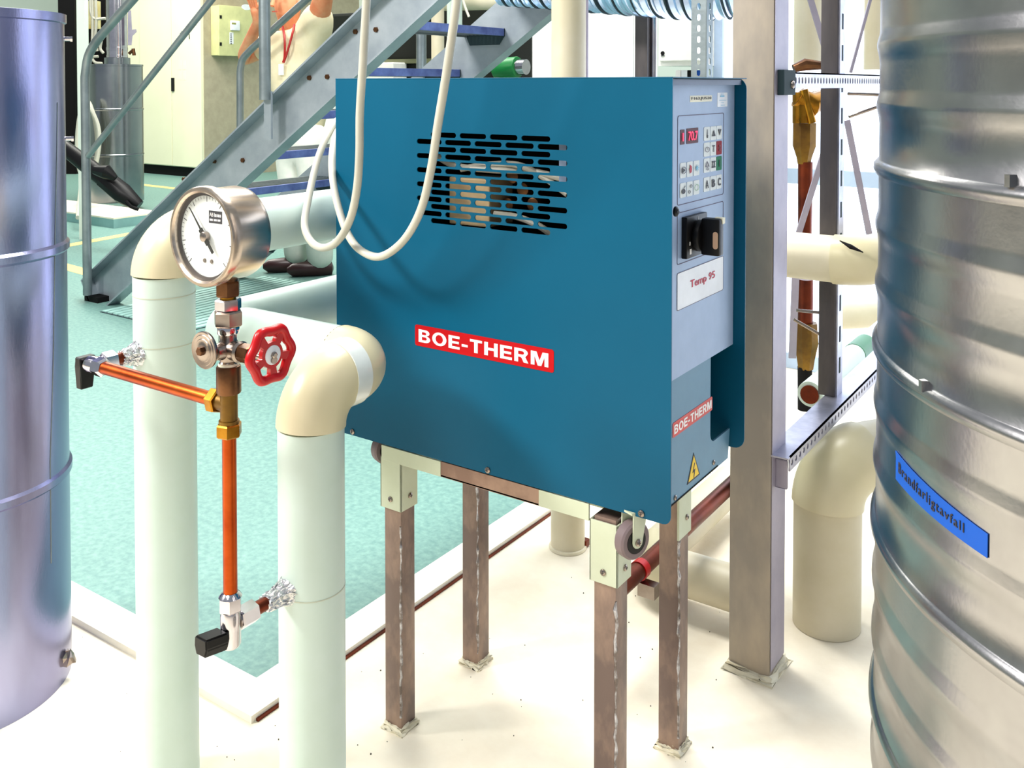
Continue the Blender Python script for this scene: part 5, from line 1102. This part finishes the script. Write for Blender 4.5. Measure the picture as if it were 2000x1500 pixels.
# big cream standpipe by the drum
p = gz(1614, 1238); rb_ = 66 / 1853 * p.dot(FH); pc = p + Vector((p.x, p.y, 0)).normalized() * rb_ * 0.6; pc.z = 0
zc = gd(1614, 922, pc.dot(FH)).z
bp_ = thing('standpipe', 'thick cream standpipe with elbow at the left edge of the ribbed drum', 'pipe', (pc.x, pc.y, 0))
b = BM(); cyl(b, (pc.x, pc.y, 0), (pc.x, pc.y, zc - 0.06), rb_, 40); finish('riser', b, M['cream_duct'], bp_, True)
b = BM(); tube(b, arc(Vector((pc.x, pc.y, zc + 0.02)), Z, (X * 0.55 + Y * 0.83).normalized(), 0.085), rb_ + 0.004, 40); finish('elbow', b, M['cream_pipe'], bp_, True)
e0 = Vector((pc.x, pc.y, zc + 0.02)); dd_ = (X * 0.55 + Y * 0.83).normalized(); b = BM(); cyl(b, e0 + dd_ * 0.08, e0 + dd_ * 0.5, rb_, 40); finish('rear_run', b, M['cream_duct'], bp_, True)
# low cream pipe and copper pipe behind the stand
p = gd(1345, 1122, 2.02); lr = 0.046
lpz = thing('low_pipe', 'low cream pipe crossing the floor behind the heater stand', 'pipe', (p.x, p.y, p.z - lr))
q = gy(1262, 1100, p.y); q.z = p.z
b = BM(); cyl(b, q + X * 0.06, p + X * 0.12, lr, 30); finish('straight_run', b, M['cream_duct'], lpz, True)
b = BM(); tube(b, arc(q, -X, Y, 0.065), lr + 0.002, 30); finish('elbow', b, M['cream_pipe'], lpz, True)
b = BM(); cyl(b, q + Y * 0.06, q + Y * 0.5, lr, 30); finish('rear_run', b, M['cream_duct'], lpz, True)
b = BM(); bxb(b, (p.x - 0.03, p.y - 0.02, 0), (p.x - 0.01, p.y + 0.02, p.z - lr + 0.002), 0.002); finish('pipe_foot', b, M['copper_dk'], lpz)
s0_ = gd(1217, 1143, 1.72); cpp = thing('return_pipe', 'dark copper pipe sloping away under the right side of the heater', 'pipe', (s0_.x, s0_.y, s0_.z - 0.02))
b = BM(); cyl(b, s0_ - Y * 0.02, s0_ + Y * 0.62, 0.0165, 24); finish('pipe', b, M['copper_dk'], cpp, True)
b = BM(); c_ = s0_ + Y * 0.06; lathe(b, c_, Y, [(0, 0.0165), (0, 0.0185), (0.018, 0.0185), (0.018, 0.0165)], 24); cl = finish('clamp', b, M['red'], cpp, True)
b = BM(); bx(b, c_ + Vector((0.0, -0.002, -0.045)), c_ + Vector((0.035, 0.02, -0.02))); finish('clamp_foot', b, M['nickel'], cl)
a = gd(1345, 920, 2.0); c_ = gd(1384, 1098, 2.0); b = BM(); bxb(b, (a.x + 0.02, a.y + 0.20, p.z), (a.x + 0.065, a.y + 0.23, a.z + 0.06), 0.003)
tag(finish('support_strut', b, M['raw_leg']), 'brown flat strut standing on the low cream pipe behind the heater', 'strut')
# sloping white pipe with green tape
p = gx(1582, 770, RX - 0.16); q = p + Y * 1.2
sw_ = thing('sloping_pipe', 'white pipe with green band and open brown end inside the rack', 'pipe', p - Z * 0.035)
b = BM(); cyl(b, p, q, 0.033, 26); finish('jacket', b, M['white_pipe'], sw_, True)
b = BM(); cyl(b, p - Y * 0.006, p + Y * 0.01, 0.024, 20); finish('open_end', b, M['copper_dk'], sw_, True)
g0_ = gx(1668, 712, RX - 0.16).y; b = BM(); cyl(b, Vector((p.x, g0_, p.z)), Vector((p.x, g0_ + 0.13, p.z)), 0.0345, 26); finish('green_band', b, M['green'], sw_, True)
p = gd(1668, 628, 3.3) + Y * 0.05; b = BM(); cyl(b, p - X * 0.08, p + X * 0.12 + Y * 0.2, 0.05, 24); tag(finish('pipe_stub', b, M['cream_duct'], None, True), 'short cream pipe stub low behind the rack post', 'pipe')
# grit on the concrete
b = BM()
for i in range(80):
    px = random.uniform(150, 1500); py = random.uniform(1120, 1495); p = gz(px, py)
    if p.x < XO + 0.01 and p.y > YO - 0.01: continue
    r_ = random.uniform(0.0006, 0.0018); lathe(b, p - Z * 0.001, Z, [(0, r_), (r_, r_ * 0.7)], 5, random.uniform(0, 3))
o = finish('floor_grit', b, M['speck'], origin=(0, 0, 0)); tag(o, 'scattered dark grit on the cream concrete floor', 'grit'); o['kind'] = 'stuff'
